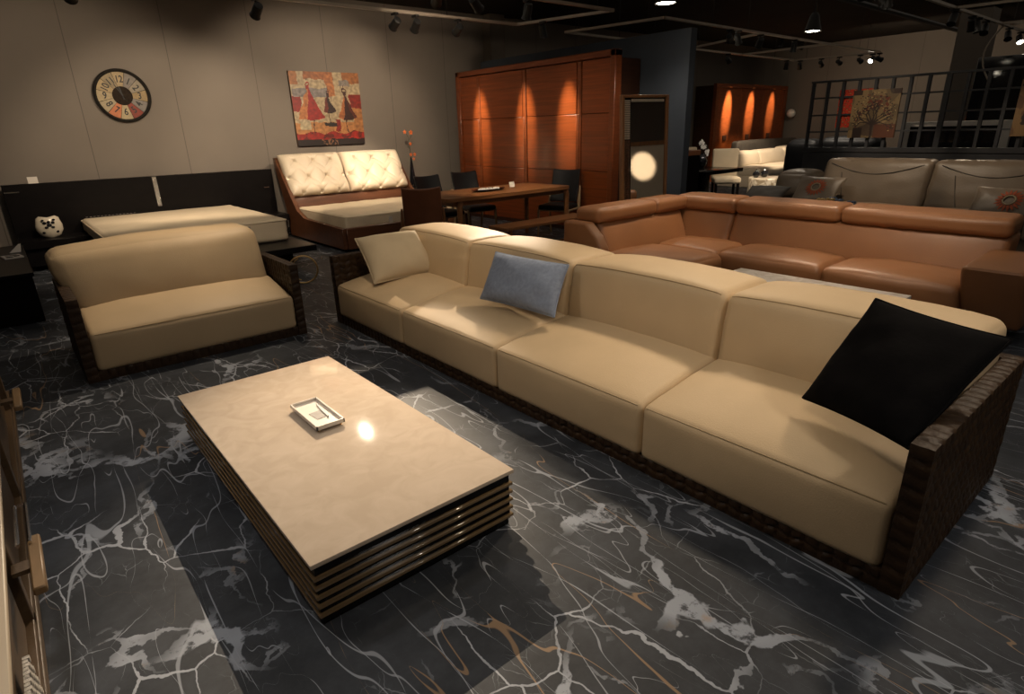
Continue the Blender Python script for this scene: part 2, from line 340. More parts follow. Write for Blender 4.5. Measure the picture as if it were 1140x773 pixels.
def pillow(P, thick, n=18, pinch=.045, wrinkle=.011, seed=0):
    """P = four corners (bottom-left, bottom-right, top-right, top-left)"""
    P = [Vector(p) for p in P]; nrm = ((P[1]-P[0]).cross(P[3]-P[0])).normalized(); bm = B(); cen = sum(P, Vector())/4
    def pt(u, v, s):
        uu = u*(1-pinch*(1-v*v)*abs(u)); vv = v*(1-pinch*(1-u*u)*abs(v)); a, b_ = (uu+1)/2, (vv+1)/2
        p = P[0]*(1-a)*(1-b_)+P[1]*a*(1-b_)+P[2]*a*b_+P[3]*(1-a)*b_
        t = thick*(max(0, (1-u*u))*max(0, (1-v*v)))**.42
        e = noise.noise(Vector((u*2.2+seed, v*2.2, s)))*wrinkle*2+noise.noise(Vector((u*6+seed, v*6, s*3)))*wrinkle*.7
        return p+nrm*(s*t+e*(1-max(abs(u), abs(v))**6))
    us = [math.sin(PI/2*(-1+2*i/n)) for i in range(n+1)]
    top = {}; bot = {}
    for i, u in enumerate(us):
        for j, v in enumerate(us):
            top[i, j] = bm.verts.new(pt(u, v, 1))
            bot[i, j] = top[i, j] if i in (0, n) or j in (0, n) else bm.verts.new(pt(u, v, -1))
    for i in range(n):
        for j in range(n):
            for D in (top, bot):
                bm.faces.new((D[i, j], D[i+1, j], D[i+1, j+1], D[i, j+1]))
    edge = [pt(u, -1, 0) for u in us]+[pt(1, v, 0) for v in us[1:]]+[pt(u, 1, 0) for u in us[::-1][1:]]+[pt(-1, v, 0) for v in us[::-1][1:-1]]
    return bm, edge
def dup(root, loc, rz=0, label=None, group=None):
    r = root.copy(); C.objects.link(r); r.location = loc; r.rotation_euler = (0, 0, rz)
    if label: r['label'] = label
    if group: r['group'] = group
    for ch in list(root.children):
        c = ch.copy(); C.objects.link(c); c.parent = r
        for g in list(ch.children): d = g.copy(); C.objects.link(d); d.parent = c
    return r
def textbm(s, size, font_bold=False, ext=.001):
    cu = bpy.data.curves.new('t', 'FONT'); cu.body = s; cu.size = size; cu.extrude = ext; cu.align_x = 'CENTER'; cu.align_y = 'CENTER'
    if font_bold: cu.offset = size*.02
    o = bpy.data.objects.new('t', cu); C.objects.link(o); bpy.context.view_layer.update()
    me = bpy.data.meshes.new_from_object(o.evaluated_get(bpy.context.evaluated_depsgraph_get())); bm = B(); bm.from_mesh(me)
    bpy.data.objects.remove(o); bpy.data.meshes.remove(me); return bm
def merge(bm, other, mx):
    other.transform(mx); me = bpy.data.meshes.new('m'); other.to_mesh(me); other.free(); bm.from_mesh(me); bpy.data.meshes.remove(me); return bm
def painted(name, P0, ux, uy, wdt, hgt, fn, nx, ny, parent, thick=.03):
    """canvas: slab with a grid of painted faces; fn(u,v)->sRGB; P0 = top-left corner, ux right, uy down (unit)"""
    P0 = Vector(P0); ux = Vector(ux); uy = Vector(uy); nr = ux.cross(uy)  # points into the wall
    bm = B(); lay = bm.loops.layers.color.new('paint'); g = [[bm.verts.new(P0+ux*wdt*i/nx+uy*hgt*j/ny) for j in range(ny+1)] for i in range(nx+1)]
    for i in range(nx):
        for j in range(ny):
            f = bm.faces.new((g[i][j], g[i][j+1], g[i+1][j+1], g[i+1][j])); c = lin(fn((i+.5)/nx, (j+.5)/ny))
            # byte colour layer stores sRGB-encoded values; encode back
            for l in f.loops: l[lay] = (*[((v*12.92) if v <= .0031308 else 1.055*v**(1/2.4)-.055) for v in c], 1)
    rim = [g[i][0] for i in range(nx+1)]+[g[nx][j] for j in range(1, ny+1)]+[g[i][ny] for i in range(nx-1, -1, -1)]+[g[0][j] for j in range(ny-1, 0, -1)]
    bk = [bm.verts.new(v.co+nr*thick) for v in rim]; n = len(rim)
    for i in range(n):
        f = bm.faces.new((rim[i], rim[(i+1) % n], bk[(i+1) % n], bk[i]))
        for l in f.loops: l[lay] = (.35, .25, .16, 1)
    f = bm.faces.new(bk)
    for l in f.loops: l[lay] = (.3, .25, .2, 1)
    return obj(name, bm, M['paint'], parent, world=parent is not None, smooth=False)

# ---------------------------------------------------------------- the shell
struct('floor', box(-2.6, 20.2, -3.2, 10.8, -.1, 0), M['floor'])
struct('ceiling', box(-2.6, 20.2, -3.2, 10.8, 3.75, 3.85), M['ceil'])
struct('wall_back', box(-2.6, 20.2, 10.6, 10.8, 0, 3.75), M['wall'])
struct('wall_right', box(20.0, 20.2, -3.2, 10.6, 0, 3.75), M['wall'])
struct('wall_left', box(-2.6, -2.5, -3.2, 10.6, 0, 3.75), M['wall'])
struct('wall_front', box(-2.5, 20.0, -3.2, -3.1, 0, 3.75), M['wall'])
struct('wall_partition', box(7.7, 7.84, 5.3, 10.0, 0, 2.825), M['partition'])
struct('baseboard_back', box(-2.5, 20, 10.585, 10.6, 0, .09), M['lampblk'])
struct('trim_1', box(8.25, 8.62, 10.35, 10.6, 0, 3.75), M['col'])       # pillar behind the partition
struct('trim_2', box(15.8, 16.3, 3.95, 4.5, 0, 3.75), M['col'])         # pillar behind the grid screen

# ---------------------------------------------------------------- woven leather arm / panel
def weave(bm, P0, U, V, nu, nv, cell, nrm, amp=.0058, sub=5):
    """basket weave of straps on a rectangle: P0 corner, unit U,V; each cell a crowned strap"""
    U = Vector(U); V = Vector(V); nrm = Vector(nrm); NU, NV = nu*sub, nv*sub; g = {}
    cu, cv = cell
    for i in range(NU+1):
        for j in range(NV+1):
            a, b_ = i/sub, j/sub; ca, cb = min(int(a), nu-1), min(int(b_), nv-1); fa, fb = a-ca, b_-cb
            h_ = (max(0, math.sin(PI*fa))*max(0, math.sin(PI*fb)))**.3 + (.28*math.sin(PI*fa) if (ca+cb) % 2 else .28*math.sin(PI*fb)-.15)
            edge = 0 if i in (0, NU) or j in (0, NV) else 1
            sl = (.5-fa)*cv*.35 if ca % 2 else (fa-.5)*cv*.35
            if j in (0, NV): sl = 0
            g[i, j] = bm.verts.new(Vector(P0)+U*a*cu+V*(b_*cv+sl*edge)+nrm*amp*(h_-.6)*edge*1.4)
    for i in range(NU):
        for j in range(NV): bm.faces.new((g[i, j], g[i+1, j], g[i+1, j+1], g[i, j+1]))
    return bm
def woven_slab(x0, x1, y0, y1, z0, z1, cell=.055):
    """slab of woven straps; all six faces woven"""
    bm = B()
    def face(P0, U, V, lu, lv, nrm):
        nu = max(1, round(lu/cell)); nv = max(1, round(lv/cell)); weave(bm, P0, U, V, nu, nv, (lu/nu, lv/nv), nrm)
    X, Y, Z = (1, 0, 0), (0, 1, 0), (0, 0, 1)
    face((x0, y0, z0), X, Z, x1-x0, z1-z0, (0, -1, 0)); face((x0, y1, z0), X, Z, x1-x0, z1-z0, Y)
    face((x0, y0, z0), Y, Z, y1-y0, z1-z0, (-1, 0, 0)); face((x1, y0, z0), Y, Z, y1-y0, z1-z0, X)
    face((x0, y0, z1), X, Y, x1-x0, y1-y0, Z); face((x0, y0, z0), X, Y, x1-x0, y1-y0, (0, 0, -1))
    bmesh.ops.remove_doubles(bm, verts=bm.verts[:], dist=.0008)
    return bm

# ---------------------------------------------------------------- big cream sofa
sofa = thing('sectional_sofa', 'long four-seat cream leather sofa in a woven brown leather frame, behind the coffee table', 'sofa', (2.68, 2.68, 0))
obj('armrest', woven_slab(2.08, 3.26, .415, .485, .0, .60), M['strap'], sofa, True, angle=60)
obj('armrest', woven_slab(2.08, 3.26, 4.915, 4.985, .0, .60), M['strap'], sofa, True, angle=60)
obj('base_frame', woven_slab(2.085, 3.24, .485, 4.915, .0, .085, .055), M['strap'], sofa, True, angle=60)
obj('back_panel', woven_slab(3.19, 3.26, .485, 4.915, .085, .60, .07), M['strap'], sofa, True, angle=60)
ys = [.49, 1.565, 2.675, 3.80, 4.91]
def seat_shape(x_f):
    def f(p, q):
        if p.z > .2: p.z += .085*max(0, min(1, (p.x-x_f)/.55))**.8 * (1 if q[2] > 0 else 0)
        return p
    return f
for k in range(4):
    a, b_ = ys[k]+.003, ys[k+1]-.003; n = 24; vs = [-.96+1.92*i/n for i in range(n+1)]
    A_ = (2.075, 2.95, a, b_, .075, .350, .032, (.010, .004, .030), seat_shape(2.075))
    s = obj('seat_cushion', rbox(*A_[:8], 12, A_[8], wr=.003), M['cream'], sofa, True)
    bm = B(); tube(bm, rpath(*A_, [(-.985, v, .985) for v in vs], (-.0005, 0, .0005)), .0032, 6)
    obj('seam_piping', bm, M['cream_seam'], s, True)
    def back_shape(p, q, a=a, b_=b_):
        t = max(0, (p.z-.4)/.42)
        p.x += .05*t*(1-.3*q[0])
        if q[2] > .5: p.z -= .018*abs(q[1])**3 + .02*max(0, q[0])**2
        return p
    A_ = (2.67, 3.20, a, b_, .30, .795, .050, (.022, .006, .022), back_shape)
    c = obj('back_cushion', rbox(*A_[:8], 12, A_[8], wr=.003), M['cream'], sofa, True)
    bm = B(); tube(bm, rpath(*A_, [(-.97, v, .97) for v in vs], (-.0005, 0, .0005)), .0032, 6)
    obj('seam_piping', bm, M['cream_seam'], c, True)

# ---------------------------------------------------------------- loveseat
love = thing('loveseat', 'small cream leather loveseat with woven brown leather arms, left of the long sofa', 'sofa', (.95, 5.35, 0))
obj('armrest', woven_slab(.165, .235, 4.86, 5.86, 0, .60), M['strap'], love, True, angle=60)
obj('armrest', woven_slab(1.675, 1.745, 4.86, 5.86, 0, .60), M['strap'], love, True, angle=60)
obj('base_frame', woven_slab(.235, 1.675, 4.865, 5.84, 0, .075), M['strap'], love, True, angle=60)
obj('back_panel', woven_slab(.235, 1.675, 5.79, 5.86, .075, .58, .07), M['strap'], love, True, angle=60)
def lseat(p, q):
    if q[2] > 0: p.z += .10*max(0, min(1, (p.y-4.86)/.5))**.8
    return p
A_ = (.238, 1.672, 4.855, 5.62, .065, .340, .038, (.004, .012, .04), lseat)
s = obj('seat_cushion', rbox(*A_[:8], 12, A_[8], wr=.004), M['cream'], love, True)
bm = B(); tube(bm, rpath(*A_, [(-.95+1.9*i/24, -.985, .985) for i in range(25)]), .0032, 6); obj('seam_piping', bm, M['cream_seam'], s, True)
def lback(p, q):
    t = (p.z-.36)/.5; p.y += .20*t
    p.x += -.05*t*(q[0] < 0)*abs(q[0])**2 - .02
    if q[0] < 0: p.z -= .035*q[0]**2*max(0, q[2])
    if q[0] < -.5 and q[2] < .3: p.x += .05*(.3-q[2])
    return p
c = obj('back_cushion', rbox(.22, 1.67, 5.28, 5.70, .36, .865, .085, (.01, .045, .015), 14, lback, wr=.005), M['cream'], love, True)

# ---------------------------------------------------------------- throw pillows
def throw(name, P, th, mt, label, pm=None, **k):
    bm, e = pillow(P, th, **k); o = tag(obj(name, bm, mt, angle=80), label, 'pillow')
    t = B(); tube(t, e, .006, 6, closed=True); MATS[o.name] = Matrix.Identity(4); obj('piping', t, pm or mt, o, True); return o
throw('throw_pillow', [(2.198, 4.412, .43), (2.754, 4.297, .46), (2.666, 4.483, .80), (2.25, 4.794, .75)], .115, M['creampillow'], 'square cream pillow leaning on the far arm of the long sofa', seed=1)
throw('throw_pillow', [(2.39, 3.215, .50), (2.445, 2.535, .50), (2.634, 2.60, .785), (2.59, 3.275, .785)], .085, M['blue'], 'small rectangular blue-grey pillow on the long sofa', seed=4)
throw('throw_pillow', [(2.389, .968, .50), (2.18, .51, .53), (2.60, .380, .857), (2.60, .832, .916)], .085, M['black'], 'large square black pillow at the near end of the long sofa', seed=8)

# ---------------------------------------------------------------- coffee table
X0, X1, Y0, Y1, H = .484, 1.361, 1.655, 3.485, .272
ct = thing('coffee_table', 'low rectangular coffee table with beige marble top and layered bronze slats', 'table', ((X0+X1)/2, (Y0+Y1)/2, 0))
obj('tabletop', box(X0, X1, Y0, Y1, H-.018, H, .004, 2), M['tmarble'], ct, True)
obj('core', box(X0+.016, X1-.016, Y0+.016, Y1-.016, .03, H-.018), M['blackgloss'], ct, True)
for k in range(5):
    z = .042+k*.0385
    obj('slat', box(X0+.004, X1-.004, Y0+.004, Y1-.004, z, z+.0155, .003, 1), M['slat'], ct, True)
obj('plinth', box(X0+.02, X1-.02, Y0+.02, Y1-.02, 0, .040, .002, 1), M['blackgloss'], ct, True)
# tray with price card and pen
tray = thing('tray', 'small shallow white rectangular tray on the marble coffee table', 'tray', (.95, 2.69, H), .0)
bm = B(); bx(bm, -.068, .068, -.165, .165, .014, .020)
for a in ((-.07, -.064, -.168, .168), (.064, .07, -.168, .168), (-.07, .07, -.168, -.162), (-.07, .07, .162, .168)): bx(bm, *a, .014, .034)
obj('tray_body', bm, M['whiteT'], tray)
for sx in (-1, 1):
    for sy in (-1, 1): bm = B(); lathe(bm, [(.006, 0), (.007, .007), (.006, .014)], sx*.055, sy*.15, 10); obj('foot', bm, M['gold'], tray)
o = tag(obj('price_card', box(-.03, .03, -.045, .045, 0, .0015), M['grayink'], smooth=False), 'small grey card lying in the white tray', 'card'); o.location = (.952, 2.67, H+.0205); o.rotation_euler = (0, 0, .1)
bm = B(); tube(bm, [(-.008, -.085, .004), (-.004, 0, .004), (.006, .085, .004)], [.0025, .004, .0035], 8)
pen = thing('pen', 'slim white pen lying in the tray on the coffee table', 'pen', (.985, 2.70, H+.0205)); obj('barrel', bm, M['white'], pen)
bm = B(); tube(bm, [(-.0115, -.100, .004), (-.008, -.085, .004)], [.001, .0028], 8); obj('tip', bm, M['lampblk'], pen)

# ---------------------------------------------------------------- tan corner sofa
bs = thing('corner_sofa', 'tan leather corner sofa with padded headrests, behind the long cream sofa', 'sofa', (5.5, 2.8, 0))
obj('base', bevel_all(prism(B(), [(5.35, .95, .06), (6.25, .95, .06), (6.25, 4.25, .06), (4.25, 4.25, .06), (4.25, 3.25, .06), (5.35, 3.25, .06)], (0, 0, .14)), .02), M['brownlea'], bs, True)
for (x, y) in ((5.45, 1.0), (6.15, 1.0), (6.15, 4.15), (4.35, 4.15), (4.35, 3.35)): bm = B(); lathe(bm, [(.02, 0), (.025, .065)], x, y, 10); obj('leg', bm, M['metal'], bs, True)
# seats along y
def soft(x0, x1, y0, y1, z0, z1, r, puff, name='seat_cushion', fn=None, wr=.006): return obj(name, rbox(x0, x1, y0, y1, z0, z1, r, puff, 12, fn, wr=wr), M['brownlea'], bs, True)
soft(5.18, 5.95, 1.13, 2.12, .19, .43, .06, (.015, 0, .035)); soft(5.18, 5.95, 2.12, 3.12, .19, .43, .06, (.015, 0, .035))
soft(5.20, 5.95, 3.12, 3.95, .19, .42, .07, (.0, 0, .03))
soft(4.22, 5.20, 3.02, 3.95, .19, .42, .08, (.0, .02, .045))
def leanx(p, q): p.x += .16*(p.z-.35)/.4; return p
def leany(p, q): p.y += .16*(p.z-.35)/.4; return p
soft(5.70, 6.05, 1.02, 3.34, .36, .735, .06, (.02, 0, 0), 'back_cushion', leanx, .004)
soft(5.70, 6.05, 3.34, 4.10, .36, .735, .06, (.02, 0, 0), 'back_cushion', leanx, .004)
soft(4.42, 5.78, 3.80, 4.12, .36, .735, .06, (0, .02, 0), 'back_cushion', leany, .004)
for (a, b_) in ((1.02, 2.28), (2.28, 3.32), (3.32, 4.08)): soft(5.80, 6.14, a, b_, .705, .85, .05, (.01, .0, .004), 'headrest', lambda p, q: Vector((p.x, p.y, p.z+.06*(p.x-5.80))), .003)
soft(4.36, 5.28, 3.90, 4.22, .710, .857, .05, (0, .01, .004), 'headrest', None, .003); soft(5.28, 5.84, 3.90, 4.22, .710, .857, .05, (0, .01, .004), 'headrest', None, .003)
# left end panel, curved
pr = [(3.88, .2), (3.72, .35), (3.74, .5), (3.82, .62), (3.95, .735), (4.24, .735), (4.27, .2)]
# big slanting arm at the near end
obj('armrest', bevel_all(prism(B(), [(5.08, 1.14, .60), (5.36, 1.14, .12), (6.28, 1.14, .12), (6.22, 1.14, .55), (5.80, 1.14, .625)], (0, -.38, 0)), .05, 3), M['brownlea'], bs, True)
obj('end_panel', bevel_all(prism(B(), [(4.22, y, z) for y, z in pr], (.13, 0, 0)), .03, 3), M['brownlea'], bs, True)
for (y, x0) in ((2.12, 5.2), (3.12, 5.2)):
    pass
# marble top low table between the sofas
t2 = thing('low_table', 'low white marble topped table between the cream and tan sofas', 'table', (4.32, 1.95, 0))
obj('tabletop', box(3.90, 4.75, 1.30, 2.60, .385, .42, .005), M['wmarble'], t2, True)
obj('base', box(4.0, 4.65, 1.42, 2.48, 0, .385, .01), M['blackwood'], t2, True)

# ---------------------------------------------------------------- wardrobe
wd = thing('wardrobe', 'tall red walnut wardrobe with lit doors, standing against the slate partition', 'wardrobe', (7.4, 8.05, 0))
WX, WY0, WY1, WZ = 7.1, 6.08, 9.98, 2.615
obj('carcass', box(WX+.06, 7.69, WY0+.05, WY1-.03, .02, WZ-.10), M['warddark'], wd, True)
bm = B(); bx(bm, WX-.03, WX+.12, WY0, WY0+.10, 0, WZ, .01, 1); bx(bm, WX-.03, WX+.12, WY1-.10, WY1, 0, WZ, .01, 1); bx(bm, WX-.03, WX+.12, WY0, WY1, WZ-.09, WZ, .01, 1)
obj('frame', bm, M['wardframe'], wd, True)
edges = [WY1-.10, 9.336, 8.074, 6.808, WY0+.10]
dm = [(edges[0], 9.375, -1), (9.295, 8.125, -1), (8.02, 6.865, -1), (6.755, edges[4], 1)]
for i, (a, b_, sd) in enumerate(dm):
    d = obj('door', None or (lambda bm: [bx(bm, WX+.01, WX+.05, b_+.004, a-.004, z0, z1, .004, 1) for z0, z1 in ((.06, .95), (.957, 1.78), (1.787, WZ-.10))] and bm)(B()), M['wardwood'], wd, True)
for e in edges[1:4]:
    obj('door_stile', box(WX+.0, WX+.055, e-.042, e+.034, .06, WZ-.10, .003, 1), M['wardframe'], wd, True)
    h_ = obj('handle', box(WX-.016, WX+.0, e-.012, e+.034, .957, 1.78, .004, 1), M['wardframe'], wd, True)
bm = B(); bx(bm, WX+.0, WX+.5, WY0+.02, WY1-.02, 0, .055); obj('plinth', bm, M['warddark'], wd, True)

# ---------------------------------------------------------------- leaning mirror and shelf rack
a_ = math.radians(14)
mr = thing('floor_mirror', 'tall standing mirror in honey wood with mosaic side strip, right of the wardrobe', 'mirror', (5.97, 4.60, 0), -a_)
TL = math.radians(3)
def tilt(bm): bm.transform(Matrix.Rotation(-TL, 4, 'X')); return bm
mw, mh = .335, 1.93
bm = B(); bx(bm, -mw, -mw+.035, -.03, .03, 0, mh, .004, 1); bx(bm, mw-.035, mw, -.03, .03, 0, mh, .004, 1); bx(bm, -mw+.035, mw-.035, -.03, .03, mh-.03, mh, .004, 1); bx(bm, -mw+.035, mw-.035, -.03, .03, 0, .06, .004, 1)
obj('frame', tilt(bm), M['mframe'], mr)
obj('backing', tilt(box(-mw+.03, mw-.03, 0.0, .03, .03, mh-.02)), M['blackwood'], mr)
obj('mirror_glass', tilt(box(-mw+.135, mw-.045, -.012, .0, .06, mh-.085)), M['mirror'], mr, smooth=False)
bm = B()
for i in range(4):
    for j in range(22):
        x = -mw+.042+i*.0195; z = mh-.05-j*.0195-.02
        bx(bm, x, x+.014, -.020, -.004, z, z+.014)
for i in range(24): bx(bm, -mw+.14+i*.0195, -mw+.14+i*.0195+.014, -.020, -.004, mh-.075, mh-.045)
obj('pearl_mosaic', tilt(bm), M['shell'], mr, smooth=False)
bm = B()
for i in range(4):
    for j in range(66):
        x = -mw+.042+i*.0195; z = mh-.51-j*.0195
        if z > .07: bx(bm, x, x+.0185, -.018-.004*((i*7+j*3) % 3), -.004, z, z+.0185)
obj('brown_mosaic', tilt(bm), M['darktile'], mr, smooth=False)
bm = B(); tube(bm, [(-.1, .125, 1.5), (-.1, .52, .012)], .014, 8); tube(bm, [(.1, .125, 1.5), (.1, .52, .012)], .014, 8); tube(bm, [(-.1, .50, .06), (.1, .50, .06)], .01, 8); obj('rear_stand', bm, M['mframe'], mr)
# slim shelf rack
sr = thing('shelf_rack', 'narrow open wooden shelf rack standing between wardrobe and mirror', 'shelf', (6.72, 5.2, 0))
bm = B(); bx(bm, 6.56, 6.585, 5.12, 5.28, 0, 1.52, .003, 1); bx(bm, 6.90, 6.925, 5.12, 5.28, 0, 1.52, .003, 1); obj('side_panel', bm, M['tablewood'], sr, True)
for z in (.1, .42, .66, .90, 1.18, 1.495): obj('shelf', box(6.585, 6.90, 5.12, 5.275, z, z+.022), M['tablewood'], sr, True)
obj('back_panel', box(6.585, 6.90, 5.27, 5.28, .02, 1.5), M['warddark'], sr, True)

# ---------------------------------------------------------------- dining set
dt = thing('dining_table', 'long walnut dining table with rounded corners in front of the wardrobe', 'table', (5.35, 6.75, 0))
DX0, DX1, DY0, DY1, DZ = 4.30, 6.50, 6.36, 7.36, .79
bm = B()
def rrect(x0, x1, y0, y1, r, z, n=6):
    out = []
    for cx, cy, a0 in ((x1-r, y1-r, 0), (x0+r, y1-r, 90), (x0+r, y0+r, 180), (x1-r, y0+r, 270)):
        for k in range(n+1): a = math.radians(a0+90*k/n); out.append((cx+r*math.cos(a), cy+r*math.sin(a), z))
    return out
prism(bm, rrect(DX0, DX1, DY0, DY1, .09, DZ-.045), (0, 0, .045)); obj('tabletop', bm, M['tablewood'], dt, True)
bm = B(); bx(bm, DX0+.12, DX1-.1, DY0+.08, DY0+.11, DZ-.11, DZ-.045); bx(bm, DX0+.12, DX1-.1, DY1-.11, DY1-.08, DZ-.11, DZ-.045); bx(bm, DX0+.12, DX0+.15, DY0+.11, DY1-.11, DZ-.11, DZ-.045); bx(bm, DX1-.13, DX1-.1, DY0+.11, DY1-.11, DZ-.11, DZ-.045)
obj('apron', bm, M['tablewood'], dt, True)
for x in (DX0+.20, DX1-.06):
    for y in (DY0+.05, DY1-.05):
        bm = B(); tube(bm, [(x, y, 0), (x, y, .4), (x, y, DZ-.12), (x-(.02 if x > 5 else -.02), y, DZ-.05)], [.028, .034, .040, .042], 10); obj('leg', bm, M['tablewood'], dt, True)
# bench in front
bn = thing('bench', 'long low walnut bench on the near side of the dining table', 'bench', (5.5, 5.75, 0))
obj('seat', box(4.62, 6.15, 5.62, 5.98, .425, .465, .012), M['tablewood'], bn, True)
for x in (4.72, 6.02):
    for y in (5.67, 5.93): obj('leg', box(x-.022, x+.022, y-.022, y+.022, 0, .425, .004, 1), M['tablewood'], bn, True)
obj('stretcher', box(4.74, 6.0, 5.785, 5.815, .14, .17, .004, 1), M['tablewood'], bn, True)
def chair(label, loc, rz, lea, wood, group=None):
    """chair facing local -Y"""
    t = thing('dining_chair', label, 'chair', loc, rz, group)
    obj('seat', rbox(-.24, .24, -.25, .22, .42, .49, .03, (0, 0, .012), 6), lea, t)
    def bf(p, q): p.y += .16*(p.z-.5)/.5 + .05*(abs(p.x)/.25)**2*-1 ; p.z += -.03*(p.x/.24)**2*0+ (.02*(p.x/.22)**2 if q[2] > .5 else 0); return p
    obj('backrest', rbox(-.23, .23, .19, .235, .50, .97, .02, (0, 0, 0), 8, bf), lea, t)
    for sx in (-1, 1):
        bm = B(); tube(bm, [(sx*.25, -.22, 0), (sx*.245, -.215, .25), (sx*.245, -.20, .44)], [.014, .019, .021], 8); obj('leg', bm, wood, t)
        bm = B(); tube(bm, [(sx*.25, .26, 0), (sx*.25, .215, .28), (sx*.252, .20, .46), (sx*.25, .235, .62), (sx*.245, .27, .74)], [.014, .019, .022, .019, .012], 8); obj('leg', bm, wood, t)
        bm = B(); tube(bm, [(sx*.245, -.2, .41), (sx*.25, .2, .41)], .016, 8); obj('side_rail', bm, wood, t)
    bm = B(); tube(bm, [(-.24, -.2, .41), (.24, -.2, .41)], .014, 8); obj('front_rail', bm, wood, t)
    return t
chair('black leather dining chair behind the table at its left end', (4.98, 7.55, 0), .1, M['blklea'], M['palewood'])
chair('black leather dining chair behind the middle of the walnut table', (5.72, 7.72, 0), -.1, M['blklea'], M['palewood'])
chair('black leather dining chair at the right end of the walnut table', (6.62, 6.76, 0), -1.2, M['blklea'], M['palewood'])
chair('cognac leather dining chair seen from behind beside the ivory tufted bed', (3.98, 6.45, 0), 2.55, M['brnchair'], M['tablewood'])
# decor tray
dtz = DZ
tr = thing('decor_tray', 'dark oval tray of pale pebbles on the dining table', 'tray', (5.30, 6.82, dtz), .05)
bm = B(); lathe(bm, [(.14, 0), (.20, .008), (.24, .028), (.23, .028), (.19, .014), (.0001, .012)], 0, 0, 28); bm.transform(Matrix.Scale(.55, 4, (0, 1, 0))); bm.transform(Matrix.Scale(1.25, 4, (1, 0, 0))); obj('tray_dish', bm, M['ceramicblk'], tr)
bm = B()
for i in range(60):
    r_ = random.uniform(0, 1)**.5; t_ = random.uniform(0, 2*PI); q = bmesh.ops.create_icosphere(bm, subdivisions=1, radius=random.uniform(.012, .02)); bmesh.ops.translate(bm, verts=q['verts'], vec=(r_*.20*math.cos(t_), r_*.075*math.sin(t_), .026))
tag(obj('pebbles', bm, M['petal'], tr), None, None, kind='stuff')
o = tag(obj('table_card', (lambda bm: prism(bm, [(-.05, -.02, 0), (.05, -.02, 0), (.05, .0, .075), (-.05, .0, .075)], (0, .004, 0)))(B()), M['paper'], smooth=False), 'small white folded card standing on the dining table', 'card'); o.location = (5.86, 6.98, DZ)

# ---------------------------------------------------------------- tufted bed
tb = thing('upholstered_bed', 'ivory bed with button tufted headboard and reddish wood frame', 'bed', (4.75, 9.2, 0))
def tuftbm(x0, x1):
    """tufted leaning cushion, front face -Y"""
    n = 96; bm = B(); F_ = {}; K = {}
    z0, z1 = .66, 1.30
    but = []
    wd_ = x1-x0
    for r_, fz in enumerate((.80, .42, .05)):
        for c_ in range(4 if r_ % 2 else 3): but.append(((c_+ (0 if r_ % 2 else .5))/3 * .9+.05, fz))
    def surf(u, v):
        x = x0+wd_*u; z = z0+(z1-z0)*v
        e = (1-(2*u-1)**8)*(1-(2*v-1)**8); d = .15*max(0, e)**.5
        for bu, bv in but:
            du = (u-bu)*wd_; dv = (v-bv)*(z1-z0); rr = math.hypot(du, dv); d -= .040*math.exp(-(rr/.022)**2) + .030*math.exp(-(rr/.09)**2)
            for sg in (-1, 1):      # diagonal folds
                px = (du*.75+sg*dv*.66); pr_ = (-sg*du*.66+dv*.75)
                if abs(px) < .24: d -= .020*math.exp(-(abs(pr_)/.012))*(1-abs(px)/.24)
        yb = 9.88+.36*v   # leaning back
        return x, yb, z, d
    for i in range(n+1):
        for j in range(n+1):
            x, yb, z, d = surf(i/n, j/n)
            z += .015*math.sin(PI*i/n) if j == n else 0
            F_[i, j] = bm.verts.new((x, yb-d, z+d*.35)); 
            K[i, j] = F_[i, j] if i in (0, n) or j in (0, n) else bm.verts.new((x, yb+.03, z))
    for i in range(n):
        for j in range(n):
            for D in (F_, K): bm.faces.new((D[i, j], D[i+1, j], D[i+1, j+1], D[i, j+1]))
    return bm
HX0, HX1 = 3.60, 5.82
hb = obj('headboard', bevel_all(prism(B(), [(HX0, 9.84, .30), (HX0, 10.02, .30), (HX0, 10.40, 1.26), (HX0, 10.28, 1.26), (HX0, 9.90, .62)], (HX1-HX0, 0, 0)), .008, 1), M['bedwood'], tb, True)
mid = (HX0+HX1)/2-.05
obj('tufted_cushion', tuftbm(HX0+.02, mid-.005), M['ivorylea'], tb, True, angle=180); obj('tufted_cushion', tuftbm(mid+.005, HX1-.02), M['ivorylea'], tb, True, angle=180)
for x in (HX0-.02, HX1-.04):
    obj('side_rail', bevel_all(prism(B(), [(x, 8.00, .04), (x, 8.00, .34), (x, 9.35, .36), (x, 9.62, .46), (x, 9.82, .70), (x, 10.24, 1.22), (x, 10.34, 1.22), (x, 10.05, .50), (x, 10.0, .04)], (.06, 0, 0)), .008, 1), M['bedwood'], tb, True)
obj('foot_rail', box(HX0+.04, HX1-.04, 7.98, 8.05, .04, .34, .008, 1), M['bedwood'], tb, True)
obj('slat_base', box(HX0+.045, HX1-.045, 8.05, 9.85, .10, .26), M['bedwood'], tb, True)
for (x, y) in ((HX0+.15, 8.15), (HX1-.15, 8.15), (HX0+.15, 9.7), (HX1-.15, 9.7)): obj('leg', box(x-.03, x+.03, y-.03, y+.03, 0, .1), M['lampblk'], tb, True)
mt_ = obj('mattress', rbox(3.67, 5.72, 8.06, 9.80, .26, .50, .05, (.01, .01, .03), 14, wr=.010), M['ivory'], tb, True)
bm = B()
for z in (.30, .48): tube(bm, rrect(3.668, 5.722, 8.055, 9.805, .05, z), .006, 6, closed=True)
obj('piping', bm, M['ivory'], mt_, True)
obj('care_tag', bevel_all(prism(B(), [(4.35, 8.04, .30), (4.42, 8.04, .30), (4.40, 8.02, .43), (4.34, 8.02, .43)], (0, -.003, 0)), .0005, 1), M['white'], mt_, True)

